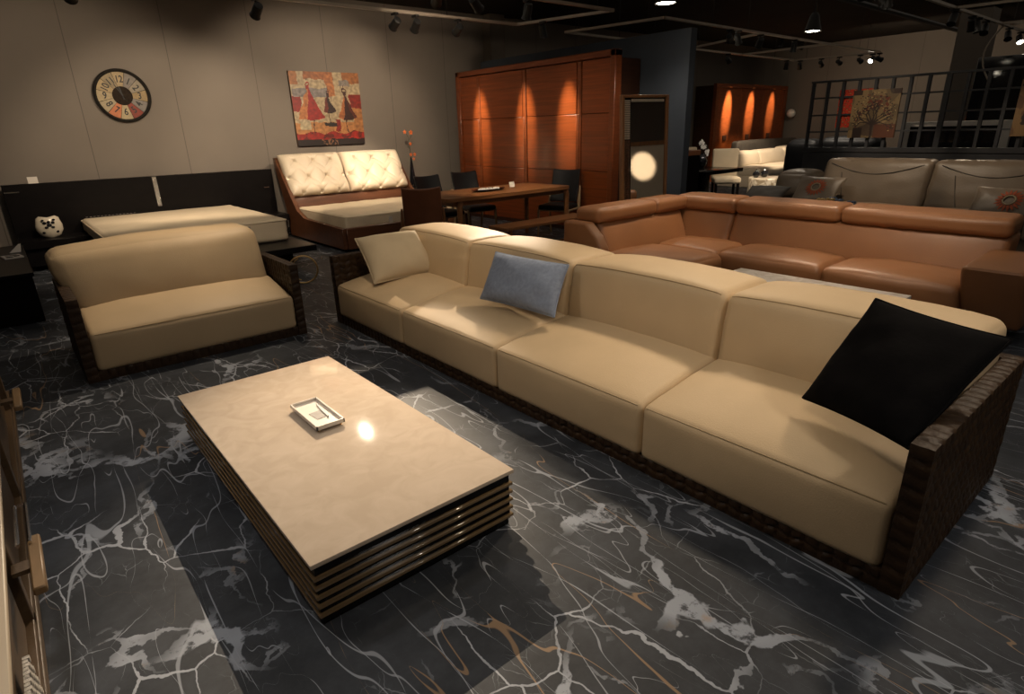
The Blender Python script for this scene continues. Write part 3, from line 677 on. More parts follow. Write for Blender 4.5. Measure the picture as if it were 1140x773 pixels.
# nightstand with vase and orange flowers
ns = thing('nightstand', 'pale topped nightstand right of the tufted bed', 'nightstand', (6.1, 10.2, 0))
obj('top', box(5.95, 6.42, 9.95, 10.45, .52, .55, .004, 1), M['palewood'], ns, True)
obj('body', box(5.98, 6.39, 9.99, 10.44, .05, .52), M['bedwood'], ns, True); obj('drawer', box(6.0, 6.37, 9.97, 9.99, .32, .49, .003, 1), M['bedwood'], ns, True)
for x in (6.01, 6.33):
    for y in (10.02, 10.38): obj('leg', box(x, x+.03, y, y+.03, 0, .05), M['lampblk'], ns, True)
va = thing('vase', 'tall slim black vase standing on the nightstand', 'vase', (6.10, 10.18, .55))
bm = B(); lathe(bm, [(.055, 0), (.068, .03), (.062, .15), (.045, .32), (.024, .50), (.014, .58), (.011, .60)], 0, 0, 20); obj('vase_body', bm, M['ceramicblk'], va)
fl = thing('orange_flowers', 'orange blossoms on a thin stem in the black vase', 'flowers', (6.10, 10.18, 1.15))
bm = B(); tube(bm, [(0, 0, -.3), (0, 0, 0), (-.01, 0, .15), (-.03, 0, .36), (-.06, 0, .42)], .005, 6); tube(bm, [(-.01, 0, .15), (-.05, 0, .20)], .004, 6); tube(bm, [(-.02, 0, .30), (.05, 0, .40)], .004, 6)
tube(bm, [(0, 0, .0), (.07, 0, .05)], .004, 6); obj('stem', bm, M['stem'], fl)
for (x, z, r_) in ((-.09, .45, .035), (.04, .44, .04), (.01, .24, .03), (.0, .05, .03), (.085, .05, .03), (.06, -.03, .025)):
    bm = B()
    for k in range(5):
        a = 2*PI*k/5+.3; q = bmesh.ops.create_icosphere(bm, subdivisions=1, radius=1)
        bmesh.ops.transform(bm, verts=q['verts'], matrix=Matrix.Translation((x+r_*.6*math.cos(a), 0, z+r_*.6*math.sin(a))) @ Matrix.Rotation(-a, 4, 'Y') @ Matrix.Diagonal((r_*.6, r_*.25, r_*.38, 1)))
    obj('blossom', bm, M['orange'], fl)

# ---------------------------------------------------------------- black platform bed
pb = thing('platform_bed', 'black lacquered platform bed with wide low headboard under the clock', 'bed', (1.8, 9.3, 0))
hb = obj('headboard', box(.05, 3.55, 10.38, 10.48, .08, 1.09, .006, 1), M['blackwood'], pb, True)
obj('crystal_strip', box(1.79, 1.845, 10.368, 10.38, .66, 1.085), M['glitter'], hb, True, smooth=False)
obj('side_trim', box(.06, .22, 10.370, 10.38, .985, 1.0), M['metal'], hb, True); obj('side_trim', box(3.38, 3.46, 10.370, 10.38, .80, .815), M['metal'], hb, True)
obj('platform', box(.80, 2.93, 7.36, 10.38, .22, .295, .008, 1), M['blackwood'], pb, True)
obj('plinth', box(1.0, 2.75, 7.75, 10.3, 0, .22), M['blackwood'], pb, True)
obj('bedside_unit', box(.05, .82, 9.88, 10.38, .30, .40, .006, 1), M['blackwood'], pb, True); obj('bedside_unit', box(2.95, 3.55, 9.88, 10.38, .30, .40, .006, 1), M['blackwood'], pb, True)
for (x0, x1) in ((.09, .79), (2.97, 3.52)): obj('drawer', box(x0, x1, 9.93, 10.36, .07, .30, .004, 1), M['blackwood'], pb, True)
mtt = thing('mattress', 'thick bare ivory mattress lying on the black platform bed', 'mattress', (1.85, 9.3, .295))
def mfn(p, q):
    if q[2] < 0: p.x += .07*(1 if q[0] < 0 else -.1)*abs(q[0])
    return p
mo = obj('mattress_body', rbox(.80, 2.82, 7.96, 10.35, .295, .585, .05, (.005, .005, .03), 12, mfn, wr=.006), M['ivory'], mtt, True)
bm = B(); tube(bm, rrect(.797, 2.823, 7.957, 10.353, .06, .56), .007, 6, closed=True); obj('piping', bm, M['ivory'], mtt, True)
bm = B()
for k in range(14): bx(bm, .86+k*.045, .885+k*.045, 10.28, 10.30, .603, .606)
obj('label_print', bm, M['grayink'], mtt, True, smooth=False)
obj('logo_patch', box(2.28, 2.34, 7.945, 7.962, .50, .53, .002, 1), M['grayink'], mtt, True)
o = tag(obj('price_card', box(-.055, .055, -.003, .003, 0, .085), M['paper'], smooth=False), 'small white card standing on top of the black headboard', 'card'); o.location = (.40, 10.43, 1.09)
# round owl-like vase
ov = thing('round_vase', 'squat beige vase with black blossom pattern on the bedside unit', 'vase', (.42, 10.13, .40))
bm = B(); lathe(bm, [(.055, 0), (.11, .03), (.148, .10), (.15, .16), (.125, .225), (.09, .26), (.08, .25), (.10, .22)], 0, 0, 28, cap=True)
bm.transform(Matrix.Scale(.55, 4, (0, 1, 0)))
for v in bm.verts:
    if v.co.z > .2: v.co.z += .45*abs(v.co.x)**1.2*.9
obj('vase_body', bm, M['ceramicwht'], ov)
bm = B()
for (x, z, s_) in ((0, .17, .030), (-.045, .20, .022), (.045, .20, .022), (-.035, .14, .022), (.035, .14, .022), (0, .21, .02), (-.07, .08, .022), (.07, .08, .022), (-.06, .235, .018), (.06, .235, .018)):
    q = bmesh.ops.create_icosphere(bm, subdivisions=2, radius=1)
    yy = -.0825*math.sqrt(max(.05, 1-(x/.155)**2))+(.012 if z < .1 else 0)
    bmesh.ops.transform(bm, verts=q['verts'], matrix=Matrix.Translation((x, yy, z)) @ Matrix.Diagonal((s_, .008, s_*.8, 1)))
obj('flower_pattern', bm, M['ceramicblk'], ov)

# brass ring beside the bed
bm = B(); tube(bm, [(.155*math.cos(2*PI*k/40), 0, .166+.155*math.sin(2*PI*k/40)) for k in range(40)], .010, 8, closed=True)
rg = tag(obj('brass_ring', bm, M['gold']), 'thin brass hoop standing on the floor behind the loveseat', 'ring'); rg.location = (2.44, 6.62, 0); rg.rotation_euler = (0, 0, -.35)
bm = B(); tube(bm, [(.12*math.cos(2*PI*k/40), .05, .162+.13*math.sin(2*PI*k/40)) for k in range(12, 29)], .005, 8); MATS[rg.name] = Matrix.Identity(4); obj('inner_hoop', bm, M['gold'], rg)

# left low black table with magazines
lt = thing('side_table', 'low black lacquered table at the left edge beside the platform bed', 'table', (-.3, 8.0, 0))
obj('tabletop', box(-.75, .075, 7.0, 9.1, .44, .475, .004, 1), M['blackwood'], lt, True)
obj('body', box(-.72, .06, 7.03, 9.07, .0, .44, .004, 1), M['blackwood'], lt, True)
bk = tag(obj('brochure', box(-.09, .07, -.11, .11, 0, .012), M['paper'], smooth=False), 'white printed brochure lying on the low black table', 'brochure'); bk.location = (-.035, 8.15, .475); bk.rotation_euler = (0, 0, .15)
MATS[bk.name] = Matrix.Identity(4); bm = B(); bx(bm, -.07, -.01, -.09, -.01, .012, .0125); bx(bm, .0, .05, -.06, .02, .012, .0125); bx(bm, -.06, .04, .04, .08, .012, .0125); obj('print', bm, M['clockhub'], bk, smooth=False)
bm = B(); prism(bm, [(-.05, 0, 0), (.05, 0, 0), (.07, .0, .09), (.045, 0, .085)], (0, .01, 0)); o = tag(obj('sign_holder', bm, M['white'], smooth=False), 'tiny white bent card stand at the back of the low black table', 'card stand'); o.location = (-.01, 8.50, .475)

# ---------------------------------------------------------------- wall clock
ck = thing('wall_clock', 'large round wall clock with coloured numeral segments on the taupe wall', 'clock', (1.695, 10.6, 2.195))
R_ = .355
def ringbm(r0, r1, y0, y1, n=64):
    bm = B(); q = []
    for k in range(n):
        a = 2*PI*k/n; c, s_ = math.cos(a), math.sin(a); q.append([bm.verts.new((r*c, y, r*s_)) for r, y in ((r0, y0), (r0, y1), ((r0+r1)/2, y1-.012), (r1, y1), (r1, y0))])
    for k in range(n):
        A, D = q[k], q[(k+1) % n]
        for j in range(5): bm.faces.new((A[j], D[j], D[(j+1) % 5], A[(j+1) % 5]))
    return bm
obj('rim', ringbm(R_-.042, R_, 0, -.045), M['clockrim'], ck)
bm = B(); bmesh.ops.create_cone(bm, cap_ends=True, segments=64, radius1=R_-.03, radius2=R_-.03, depth=.012); bm.transform(Matrix.Translation((0, -.012, 0)) @ Matrix.Rotation(PI/2, 4, 'X')); obj('dial', bm, M['clockhub'], ck)
segc = {12: (150, 130, 95), 1: (112, 104, 96), 2: (128, 118, 100), 3: (140, 118, 78), 4: (112, 106, 100), 5: (120, 40, 18), 6: (158, 142, 108), 7: (178, 104, 62), 8: (150, 136, 108), 9: (155, 138, 105), 10: (150, 130, 92), 11: (132, 116, 86)}
for h_, c in segc.items():
    a0 = PI/2-2*PI*h_/12; bm = B(); r0, r1 = .118, R_-.043; w2 = PI/12*.955
    pts = [(r1*math.cos(a0+w2-2*w2*k/8), -.018, r1*math.sin(a0+w2-2*w2*k/8)) for k in range(9)]+[(r0*math.cos(a0-w2+2*w2*k/8), -.018, r0*math.sin(a0-w2+2*w2*k/8)) for k in range(9)]
    prism(bm, pts, (0, -.002, 0)); s_ = obj('segment', bm, mat('dial_paint', tuple(v*.98 for v in lin(c)), .6, var=(30, .15)), ck, smooth=False)
    MATS[s_.name] = Matrix.Identity(4)
    tb_ = textbm(str(h_), .125, True, .0006); up_a = a0-PI/2
    flip = PI if False else 0
    tb_.transform(Matrix.Scale(.8, 4, (1, 0, 0)))
    mx = Matrix.Translation((.215*math.cos(a0), -.0212, .215*math.sin(a0))) @ Matrix.Rotation(-(up_a if h_ not in (3, 4, 5, 6, 7, 8, 9) else up_a+PI if h_ in (4, 5, 6, 7, 8) else 0), 4, 'Y') @ Matrix.Rotation(PI/2, 4, 'X')
    bm = merge(B(), tb_, mx); obj('numeral', bm, M['ink'], s_, smooth=False)
bm = B(); bmesh.ops.create_cone(bm, cap_ends=True, segments=40, radius1=.125, radius2=.125, depth=.006); bm.transform(Matrix.Translation((0, -.022, 0)) @ Matrix.Rotation(PI/2, 4, 'X')); obj('centre_disc', bm, M['clockhub'], ck)
def hand(L_, w_, ang, y):
    bm = B(); d = Vector((math.sin(ang), 0, math.cos(ang))); s_ = Vector((math.cos(ang), 0, -math.sin(ang)))
    prism(bm, [tuple(-d*.05-s_*w_+Vector((0, y, 0))), tuple(-d*.05+s_*w_+Vector((0, y, 0))), tuple(d*L_*.8+s_*w_*1.4+Vector((0, y, 0))), tuple(d*L_+Vector((0, y, 0))), tuple(d*L_*.8-s_*w_*1.4+Vector((0, y, 0)))], (0, -.002, 0)); return bm
obj('hour_hand', hand(.13, .006, math.radians(-10), -.028), M['ink'], ck, smooth=False); obj('minute_hand', hand(.19, .004, math.radians(-27), -.032), M['ink'], ck, smooth=False)
bm = B(); tube(bm, [(0, -.033, 0), (.07*math.sin(2.55), -.033, .095*math.cos(2.55))], .004, 6); obj('counter_hand', bm, M['ink'], ck)

# ---------------------------------------------------------------- paintings
def p_dress(u, v):
    nz = noise.noise(Vector((u*9, v*9, 3)))*.03; u += nz; v += noise.noise(Vector((u*9, v*9, 8)))*.02
    c = (160, 142, 112)
    if v < .34 and noise.noise(Vector((u*3, v*3, 1))) > .15: c = (135, 122, 105)
    if u < .1 and v < .17: c = (150, 95, 52)
    if .2 < u < .62 and v < .10: c = (140, 84, 46)
    if .75 < u and v < .15: c = (140, 88, 48)
    if .02 < u < .5 and .22 < v < .34: c = (118, 110, 108)
    if .68 < u < .84 and .10 < v < .19: c = (122, 112, 106)
    if u < .12 and .33 < v < .53: c = (128, 22, 14)
    if u > .83 and .30 < v < .49: c = (120, 26, 16)
    if v > .68: c = (170, 116, 68)
    if .08 < u < .22 and .66 < v < .78: c = (165, 150, 120)
    if u > .86 and .49 < v: c = (158, 106, 62)
    if .46 < u < .64 and .03 < v < .33 and abs(u-.55-.1*(v-.1)) < .06: c = (156, 96, 54)
    if v > .82+.02*math.sin(u*20): c = (140, 26, 16) if noise.noise(Vector((u*12, v*12, 5))) < .15 else (90, 20, 12)
    if v > .915: c = (24, 10, 8) if not (.36 < u < .58 and noise.noise(Vector((u*30, v*30, 2))) > .05) else (120, 84, 60)
    def cone(ax, ay, bl, br, by, col):
        if ay < v < by-.03*abs((u-(bl+br)/2)/((br-bl)/2))**2+.03:
            t = ((v-ay)/(by-ay)); t = t**1.25 if t > 0 else 0; l = ax+(bl-ax)*t; r = ax+(br-ax)*t
            if l-.006 < u < r+.006: return col((u-l)/max(.001, r-l))
        return None
    for a in ((.24, .18, .05, .43, .62, lambda t: (170, 104, 56) if t < .34 else (140, 20, 12)),
              (.50, .29, .43, .60, .53, lambda t: (96, 28, 14) if t < .35 else (36, 12, 8)),
              (.75, .25, .64, .91, .62, lambda t: (160, 92, 48) if t < .3 else ((48, 16, 10) if t < .8 else (80, 26, 14)))):
        q = cone(*a)
        if q: c = q
    for (ax, ay, r_, cc) in ((.235, .175, .036, (138, 30, 16)), (.505, .275, .022, (52, 20, 12)), (.755, .245, .032, (60, 22, 14))):
        d_ = math.hypot((u-ax)*1.05, v-ay)
        if r_*.62 < d_ < r_ and v < ay+.02: c = cc
        if abs(u-ax) < r_*.8 and ay+.005 < v < ay+.06: c = cc
        if abs(u-ax) < .004 and ay-.075 < v < ay-.03: c = (60, 34, 24)
    for (x, y0, y1) in ((.26, .64, .82), (.51, .53, .69), (.76, .64, .83)):
        if abs(u-x) < .006 and y0 < v < y1: c = (70, 36, 22)
    if .42 < u < .60 and .69 < v < .75-.12*abs(u-.51): c = (30, 18, 14)
    if .58 < u < .65 and .64 < v < .80: c = (128, 26, 14)
    g = 1+.25*noise.noise(Vector((u*26, v*26, 4)))
    return tuple(max(0, min(255, q*g*.92)) for q in c)
pd = thing('canvas_painting', 'square painting of red and brown dresses above the tufted bed', 'painting', (4.75, 10.56, 2.0))
painted('canvas', (4.125, 10.545, 2.60), (1, 0, 0), (0, 0, -1), 1.25, 1.18, p_dress, 110, 104, pd, .045)
br = []
random.seed(3)
def branch(x, y, a, L_, w_, d):
    if d == 0: return
    x2, y2 = x+L_*math.cos(a), y+L_*math.sin(a); br.append((x, y, x2, y2, w_))
    for k in range(3 if d > 2 else 2): branch(x2, y2, a+random.uniform(-.75, .75), L_*random.uniform(.62, .85), w_*.6, d-1)
branch(.5, 0, PI/2+.02, .28, .022, 1)
for a in (.35, .75, 1.1, 1.5, 1.9, 2.3, 2.75): branch(.5, .27, a, .16, .011, 4)
leaves = [(.5+.46*(q**.5)*math.cos(a), .56+.40*(q**.5)*math.sin(a), random.uniform(.010, .019)) for q, a in [(random.uniform(.12, 1), random.uniform(-.5, PI+.5)) for _ in range(170)]]+[(b[2]+random.uniform(-.02, .02), b[3]+random.uniform(-.02, .02), random.uniform(.009, .016)) for b in br if b[4] < .006]
def p_tree(u, v):
    n1 = noise.noise(Vector((u*3, v*3, 7))); c = (118, 98, 66) if n1 < .0 else (92, 76, 52)
    if n1 > .28: c = (60, 46, 34)
    if v > .72 and u > .55: c = (70, 36, 18)
    if v > .78 and .1 < u < .3: c = (34, 20, 12)
    if v < .1 and (u < .2 or u > .85): c = (44, 24, 14)
    if .3 < u < .8 and .12 < v < .4 and noise.noise(Vector((u*14, v*14, 1))) > .15: c = (96, 44, 22)
    y = 1-v
    if abs(u-.5) < .022+.03*max(0, .12-y) and y < .28: c = (26, 16, 12)
    for (x1, y1, x2, y2, w_) in br:
        dx, dy = x2-x1, y2-y1; t = max(0, min(1, ((u-x1)*dx+(y-y1)*dy)/(dx*dx+dy*dy))); d = math.hypot(u-x1-dx*t, y-y1-dy*t)
        if d < max(.007, w_*1.3): c = (36, 22, 16)
    for i, (x, yy, r) in enumerate(leaves):
        if abs(u-x) < .03 and math.hypot(u-x, (y-yy)*1.4) < r: c = ((34, 20, 15), (150, 130, 88), (30, 20, 16), (92, 34, 20))[i % 4]
    return c
random.seed(11)
# ---------------------------------------------------------------- grid screen
gs = thing('grid_screen', 'charcoal metal grid screen with solid lower panel behind the grey sofa', 'room divider', (10, 2, 0))
GX = 10.0
obj('lower_panel', box(GX-.02, GX+.02, -.6, 4.62, 0, 1.15), M['grid'], gs, True)
obj('sill', box(GX-.035, GX+.035, -.6, 4.63, 1.13, 1.20, .004, 1), M['grid'], gs, True)
for k in range(23):
    y = 4.60-.2215*k; wdt = .028 if k not in (8, 16) else .045
    obj('upright', box(GX-.022, GX+.022, y-wdt/1.4, y+wdt/1.4, 1.20, 2.14), M['grid'], gs, True, smooth=False)
for z in (1.425, 1.665, 1.91): obj('crossbar', box(GX-.014, GX+.014, -.6, 4.61, z-.011, z+.011), M['grid'], gs, True, smooth=False)
obj('top_rail', box(GX-.03, GX+.03, -.6, 4.63, 2.125, 2.155, .003, 1), M['grid'], gs, True)
pt = thing('canvas_painting', 'square beige painting of a leafy tree hung on the grid screen', 'painting', (9.93, 3.66, 1.65))
painted('canvas', (9.93, 3.975, 1.985), (0, -1, 0), (0, 0, -1), .625, .65, p_tree, 110, 110, pt, .03)
def p_red(u, v):
    a = math.sin(u*40+3*math.sin(v*9))*math.sin(v*46); return (176, 48, 20) if a > -.25 else (110, 24, 12) if a > -.7 else (160, 110, 70)
pr_ = thing('canvas_painting', 'red patterned canvas hung behind the grid screen, partly covered by the tree painting', 'painting', (10.03, 3.9, 1.75))
painted('canvas', (10.03, 4.215, 2.01), (0, -1, 0), (0, 0, -1), .52, .53, p_red, 60, 60, pr_, .03)
def p_leaf(u, v):
    c = (120, 92, 56) if noise.noise(Vector((u*4, v*4, 2))) < .1 else (92, 64, 38)
    for i in range(18):
        x = .1+.8*((i*37) % 100)/100; y = .1+.8*((i*61) % 100)/100
        if ((u-x)*math.cos(i)+(v-y)*math.sin(i))**2/.006+(-(u-x)*math.sin(i)+(v-y)*math.cos(i))**2/.0012 < 1: c = ((40, 24, 14), (120, 30, 14), (30, 20, 14))[i % 3]
    return c
pl = thing('canvas_painting', 'beige canvas with dark and red leaves at the right edge of the grid screen', 'painting', (9.93, 1.7, 1.68))
painted('canvas', (9.93, 2.03, 2.0), (0, -1, 0), (0, 0, -1), .65, .66, p_leaf, 60, 60, pl, .03)
# white framed black headboard behind the screen
bh = thing('framed_headboard', 'black panel headboard with pale frame seen through the grid screen', 'headboard', (11.2, 2.9, 0))
bm = B(); bx(bm, 11.0, 11.08, 3.50, 3.60, 0, 1.53, .004, 1); bx(bm, 11.0, 11.08, 2.25, 2.35, 0, 1.53, .004, 1); bx(bm, 11.0, 11.08, 2.35, 3.50, 1.46, 1.53, .004, 1); obj('frame', bm, M['white'], bh, True)
obj('panel', box(11.02, 11.07, 2.35, 3.50, .1, 1.46), M['ceramicblk'], bh, True)
# dark sofa back seen low behind the screen
ds = thing('dark_sofa', 'dark leather sofa back just visible behind the grid screen under the tree painting', 'sofa', (11.6, 4.5, 0))
obj('backrest', rbox(11.3, 11.7, 4.0, 5.0, .40, 1.30, .12, (.02, .02, .03), 8), M['blklea'], ds, True); obj('backrest', rbox(11.3, 11.7, 5.0, 5.6, .40, 1.26, .12, (.02, .02, .03), 8), M['blklea'], ds, True)
obj('base', box(11.25, 12.2, 4.0, 5.6, .0, .42, .03), M['blklea'], ds, True)

# ---------------------------------------------------------------- grey sofa
gf = thing('grey_sofa', 'long taupe grey leather sofa in front of the charcoal grid screen', 'sofa', (9.3, 2.4, 0))
obj('base', box(8.75, 9.85, .2, 4.75, .06, .27, .03), M['grayfab'], gf, True)
for x in (8.85, 9.75):
    for y in (.3, 4.6): obj('leg', box(x-.03, x+.03, y-.03, y+.03, 0, .07), M['metal'], gf, True)
for (a, b_) in ((.25, 1.45), (1.45, 2.66), (2.66, 3.85)): obj('seat_cushion', rbox(8.62, 9.5, a, b_, .25, .47, .06, (.02, 0, .04), 10, wr=.006), M['grayfab'], gf, True)
def glean(p, q): p.x += .20*(p.z-.42)/.6; return p
for (a, b_) in ((.25, 1.32), (1.32, 2.66), (2.66, 4.05)):
    c = obj('back_cushion', rbox(9.30, 9.62, a+.004, b_-.004, .42, 1.06, .07, (.04, .008, .01), 14, glean, wr=.010), M['grayfab'], gf, True)
    bm = B(); n = 20
    def fx(y, z):
        v = (2*(y-a)/(b_-a)-1); w_ = (2*(z-.42)/(.64)-1); return 9.30-.04*(1-v*v)*(1-w_*w_)+.20*(z-.42)/.6-.003
    tube(bm, [(fx(a+.1+(b_-a-.2)*i/n, 1.0-.13*math.sin(PI*i/n)), a+.1+(b_-a-.2)*i/n, 1.0-.13*math.sin(PI*i/n)) for i in range(n+1)], .006, 6)
    tube(bm, [(fx(b_-.28-.1*(i/10), .88-.38*i/10), b_-.28-.1*(i/10), .88-.38*i/10) for i in range(11)], .005, 6)
    obj('seam_piping', bm, M['graydark'], c, True)
obj('chaise_cushion', rbox(8.55, 9.75, 3.85, 4.85, .25, .46, .06, (.02, .02, .03), 10, wr=.006), M['grayfab'], gf, True)
obj('side_bolster', rbox(9.25, 9.80, 4.15, 4.70, .45, .86, .10, (.04, .02, .04), 8, lambda p, q: Vector((p.x+.25*(p.z-.45), p.y, p.z))), M['grayfab'], gf, True)
def sunpillow(P, label, seed, r_=.10):
    o = throw('throw_pillow', P, .07, M['grayfab'], label, seed=seed); P = [Vector(p) for p in P]
    c = sum(P, Vector())/4; ux = (P[1]-P[0]).normalized(); nr = ((P[1]-P[0]).cross(P[3]-P[0])).normalized(); uy = nr.cross(ux)
    if nr.dot(-c+Vector((0, 0, 1.6))) < 0: nr = -nr
    bm = B()
    for k in range(18):
        a = 2*PI*k/18; d = ux*math.cos(a)+uy*math.sin(a); s_ = -ux*math.sin(a)+uy*math.cos(a); b0 = c+nr*.088
        prism(bm, [b0+d*r_*.55-s_*r_*.07-nr*.004, b0+d*r_*.8-s_*r_*.11-nr*.01, b0+d*r_*1.15-nr*.022, b0+d*r_*.8+s_*r_*.11-nr*.01, b0+d*r_*.55+s_*r_*.07-nr*.004], nr*-.004)
    obj('sun_motif', bm, M['redmotif'], o, True, smooth=False)
    bm = B(); tube(bm, [c+nr*.082+(ux*math.cos(2*PI*k/24)+uy*math.sin(2*PI*k/24))*r_*.45 for k in range(24)], r_*.06, 6, closed=True); obj('ring_motif', bm, M['palemotif'], o, True)
sunpillow([(8.95, 4.25, .47), (8.95, 3.65, .47), (9.22, 3.60, .82), (9.25, 4.25, .82)], 'grey pillow with red sun motif at the left end of the grey sofa', 2, .13)
sunpillow([(8.75, 2.02, .47), (8.70, 1.28, .47), (8.98, 1.28, .78), (9.02, 2.02, .80)], 'grey pillow with red sun motif at the right edge of the photo', 5, .13)
throw('throw_pillow', [(8.60, 4.85, .47), (8.70, 4.32, .47), (9.15, 4.35, .66), (9.05, 4.92, .66)], .07, M['graydark'], 'plain dark taupe pillow at the far left end of the grey sofa', seed=6)
bf = thing('blue_flowers', 'small bunch of blue-grey artificial flowers on the grey sofa seat', 'flowers', (8.75, 3.45, .50))
random.seed(5)
for i in range(9):
    x, y, z = random.uniform(-.10, .10), random.uniform(-.28, .30), random.uniform(.02, .08); bm = B()
    for k in range(5):
        a = 2*PI*k/5; q = bmesh.ops.create_icosphere(bm, subdivisions=1, radius=1); bmesh.ops.transform(bm, verts=q['verts'], matrix=Matrix.Translation((x+.035*math.cos(a), y+.035*math.sin(a), z)) @ Matrix.Rotation(a, 4, 'Z') @ Matrix.Diagonal((.03, .02, .016, 1)))
    obj('blossom', bm, M['bluefl'] if i % 3 else M['yel'], bf)
bm = B()
for i in range(5): tube(bm, [(random.uniform(-.1, .1), -.35+.16*i, .0), (random.uniform(-.1, .1), -.25+.16*i, .05)], .005, 5)
obj('stem', bm, M['stem'], bf)

# ---------------------------------------------------------------- far corner set
w2 = thing('wardrobe', 'distant orange-brown wardrobe with three lit doors and square pulls', 'wardrobe', (17.8, 10.2, 0))
obj('carcass', box(15.80, 19.72, 9.99, 10.58, 0, 2.58), M['warddark'], w2, True)
bm = B(); bx(bm, 15.76, 15.90, 9.90, 10.0, 0, 2.62); bx(bm, 19.62, 19.76, 9.90, 10.0, 0, 2.62); bx(bm, 15.9, 19.62, 9.90, 10.0, 2.52, 2.62); obj('frame', bm, M['wardframe'], w2, True)
for k in range(3):
    x0 = 15.91+k*1.237; d = obj('door', box(x0, x0+1.23, 9.94, 9.985, .05, 2.515, .004, 1), M['wardwood'], w2, True)
    obj('pull', box(x0+.40, x0+.58, 9.92, 9.94, 1.12, 1.26), M['warddark'], d, True)
ws = thing('white_sofa', 'cream white leather sofa in front of the distant wardrobe', 'sofa', (17, 8.8, 0))
obj('base', box(14.9, 19.4, 8.1, 9.2, .0, .30, .04), M['ivorylea'], ws, True)
for a, b_ in ((14.9, 16.3), (16.3, 17.75), (17.75, 19.0)):
    obj('seat_cushion', rbox(a, b_, 7.95, 8.9, .28, .48, .06, (0, .02, .04), 8), M['ivorylea'], ws, True)
    obj('back_cushion', rbox(a, b_, 8.65, 9.0, .46, .86 if a < 17 else .90, .08, (0, .03, .02), 8, lambda p, q: Vector((p.x, p.y+.3*(p.z-.46), p.z))), M['ivorylea'], ws, True)
obj('armrest', rbox(19.0, 19.4, 7.95, 9.1, .3, .98, .10, (.02, .02, .02), 8), M['ivorylea'], ws, True)
hbk = thing('dark_headboard', 'low dark padded bench back between the white sofa and distant wardrobe', 'bench', (17.6, 9.5, 0))
obj('backrest', rbox(16.2, 19.7, 9.35, 9.6, .3, 1.10, .08, (0, .02, .02), 8), M['graydark'], hbk, True); obj('base', box(16.2, 19.7, 9.3, 9.75, 0, .32), M['graydark'], hbk, True)
dr = thing('drum_table', 'pale marble drum table with bright highlight behind the tan sofa', 'table', (12.35, 6.50, 0))
bm = B(); lathe(bm, [(.41, 0), (.42, .02), (.42, .48), (.40, .50)], 12.45, 6.40, 40); obj('drum', bm, M['drummarble'], dr, True)
for (x, y, s_, lb) in ((12.25, 6.60, .75, 'left small dark teapot on the pale marble drum table'), (12.44, 6.52, .9, 'right small dark teapot on the pale marble drum table')):
    tp = thing('teapot', lb, 'teapot', (x, y, .50)); bm = B(); lathe(bm, [(.04*s_, 0), (.085*s_, .03), (.095*s_, .07), (.07*s_, .11), (.035*s_, .125)], 0, 0, 18); obj('pot_body', bm, M['ceramicblk'], tp)
    bm = B(); lathe(bm, [(.05*s_, .12), (.03*s_, .14), (.012*s_, .15), (.016*s_, .165), (.004, .175)], 0, 0, 14); obj('lid', bm, M['ceramicblk'], tp)
    bm = B(); tube(bm, [(.08*s_, 0, .05), (.13*s_, 0, .09), (.15*s_, 0, .13)], [.016, .012, .009], 8); obj('spout', bm, M['ceramicblk'], tp)
    bm = B(); tube(bm, [(-.08*s_, 0, .10), (-.13*s_, 0, .10), (-.14*s_, 0, .06), (-.09*s_, 0, .03)], .007, 8); obj('handle', bm, M['ceramicblk'], tp)
t3 = thing('dining_table', 'dark dining table with thick polished top beyond the partition end', 'table', (10.55, 6.85, 0))
obj('tabletop', box(9.95, 11.22, 6.32, 7.40, .70, .77, .01), M['blackgloss'], t3, True)
obj('pedestal', box(10.02, 10.45, 6.55, 7.2, 0, .70, .01), M['blackgloss'], t3, True)
c2 = thing('dining_chair', 'cream upholstered dining chair at the dark table', 'chair', (12.02, 7.18, 0), 2.26)
obj('seat', rbox(-.27, .27, -.1, .42, .40, .52, .04, (0, 0, .02), 6), M['ivory'], c2)
obj('backrest', rbox(-.27, .27, -.22, -.10, .42, 1.08, .04, (0, .01, 0), 6), M['ivory'], c2)
for sx in (-.22, .22):
    for sy in (-.16, .36): obj('leg', box(sx-.025, sx+.025, sy-.025, sy+.025, 0, .42), M['blackwood'], c2)
c3 = dup(c2, (12.6, 8.55, 0), 2.5, 'cream upholstered dining chair on the far side of the dark table, showing only its top')
ov2 = thing('vase', 'round black vase on the dark dining table beyond the partition', 'vase', (10.95, 7.1, .77))
bm = B(); lathe(bm, [(.06, 0), (.11, .06), (.12, .13), (.08, .21), (.045, .25), (.05, .27)], 0, 0, 20); obj('vase_body', bm, M['ceramicblk'], ov2)
of = thing('white_orchids', 'white orchid spray in the round black vase', 'flowers', (10.95, 7.1, 1.04))
bm = B(); tube(bm, [(0, 0, -.2), (0, 0, 0), (-.02, 0, .14), (.08, -.02, .16), (.2, -.04, .02)], .006, 6); obj('stem', bm, M['stem'], of)
for (x, z) in ((-.08, .19), (-.02, .22), (.03, .18), (.06, .11), (.11, .12), (.15, .02), (.20, -.03), (.22, .03), (-.01, .12)):
    bm = B()
    for k in range(5):
        a = 2*PI*k/5+.5; q = bmesh.ops.create_icosphere(bm, subdivisions=1, radius=1); bmesh.ops.transform(bm, verts=q['verts'], matrix=Matrix.Translation((x+.026*math.cos(a), 0, z+.026*math.sin(a))) @ Matrix.Rotation(-a, 4, 'Y') @ Matrix.Diagonal((.026, .012, .018, 1)))
    obj('blossom', bm, M['petal'], of)
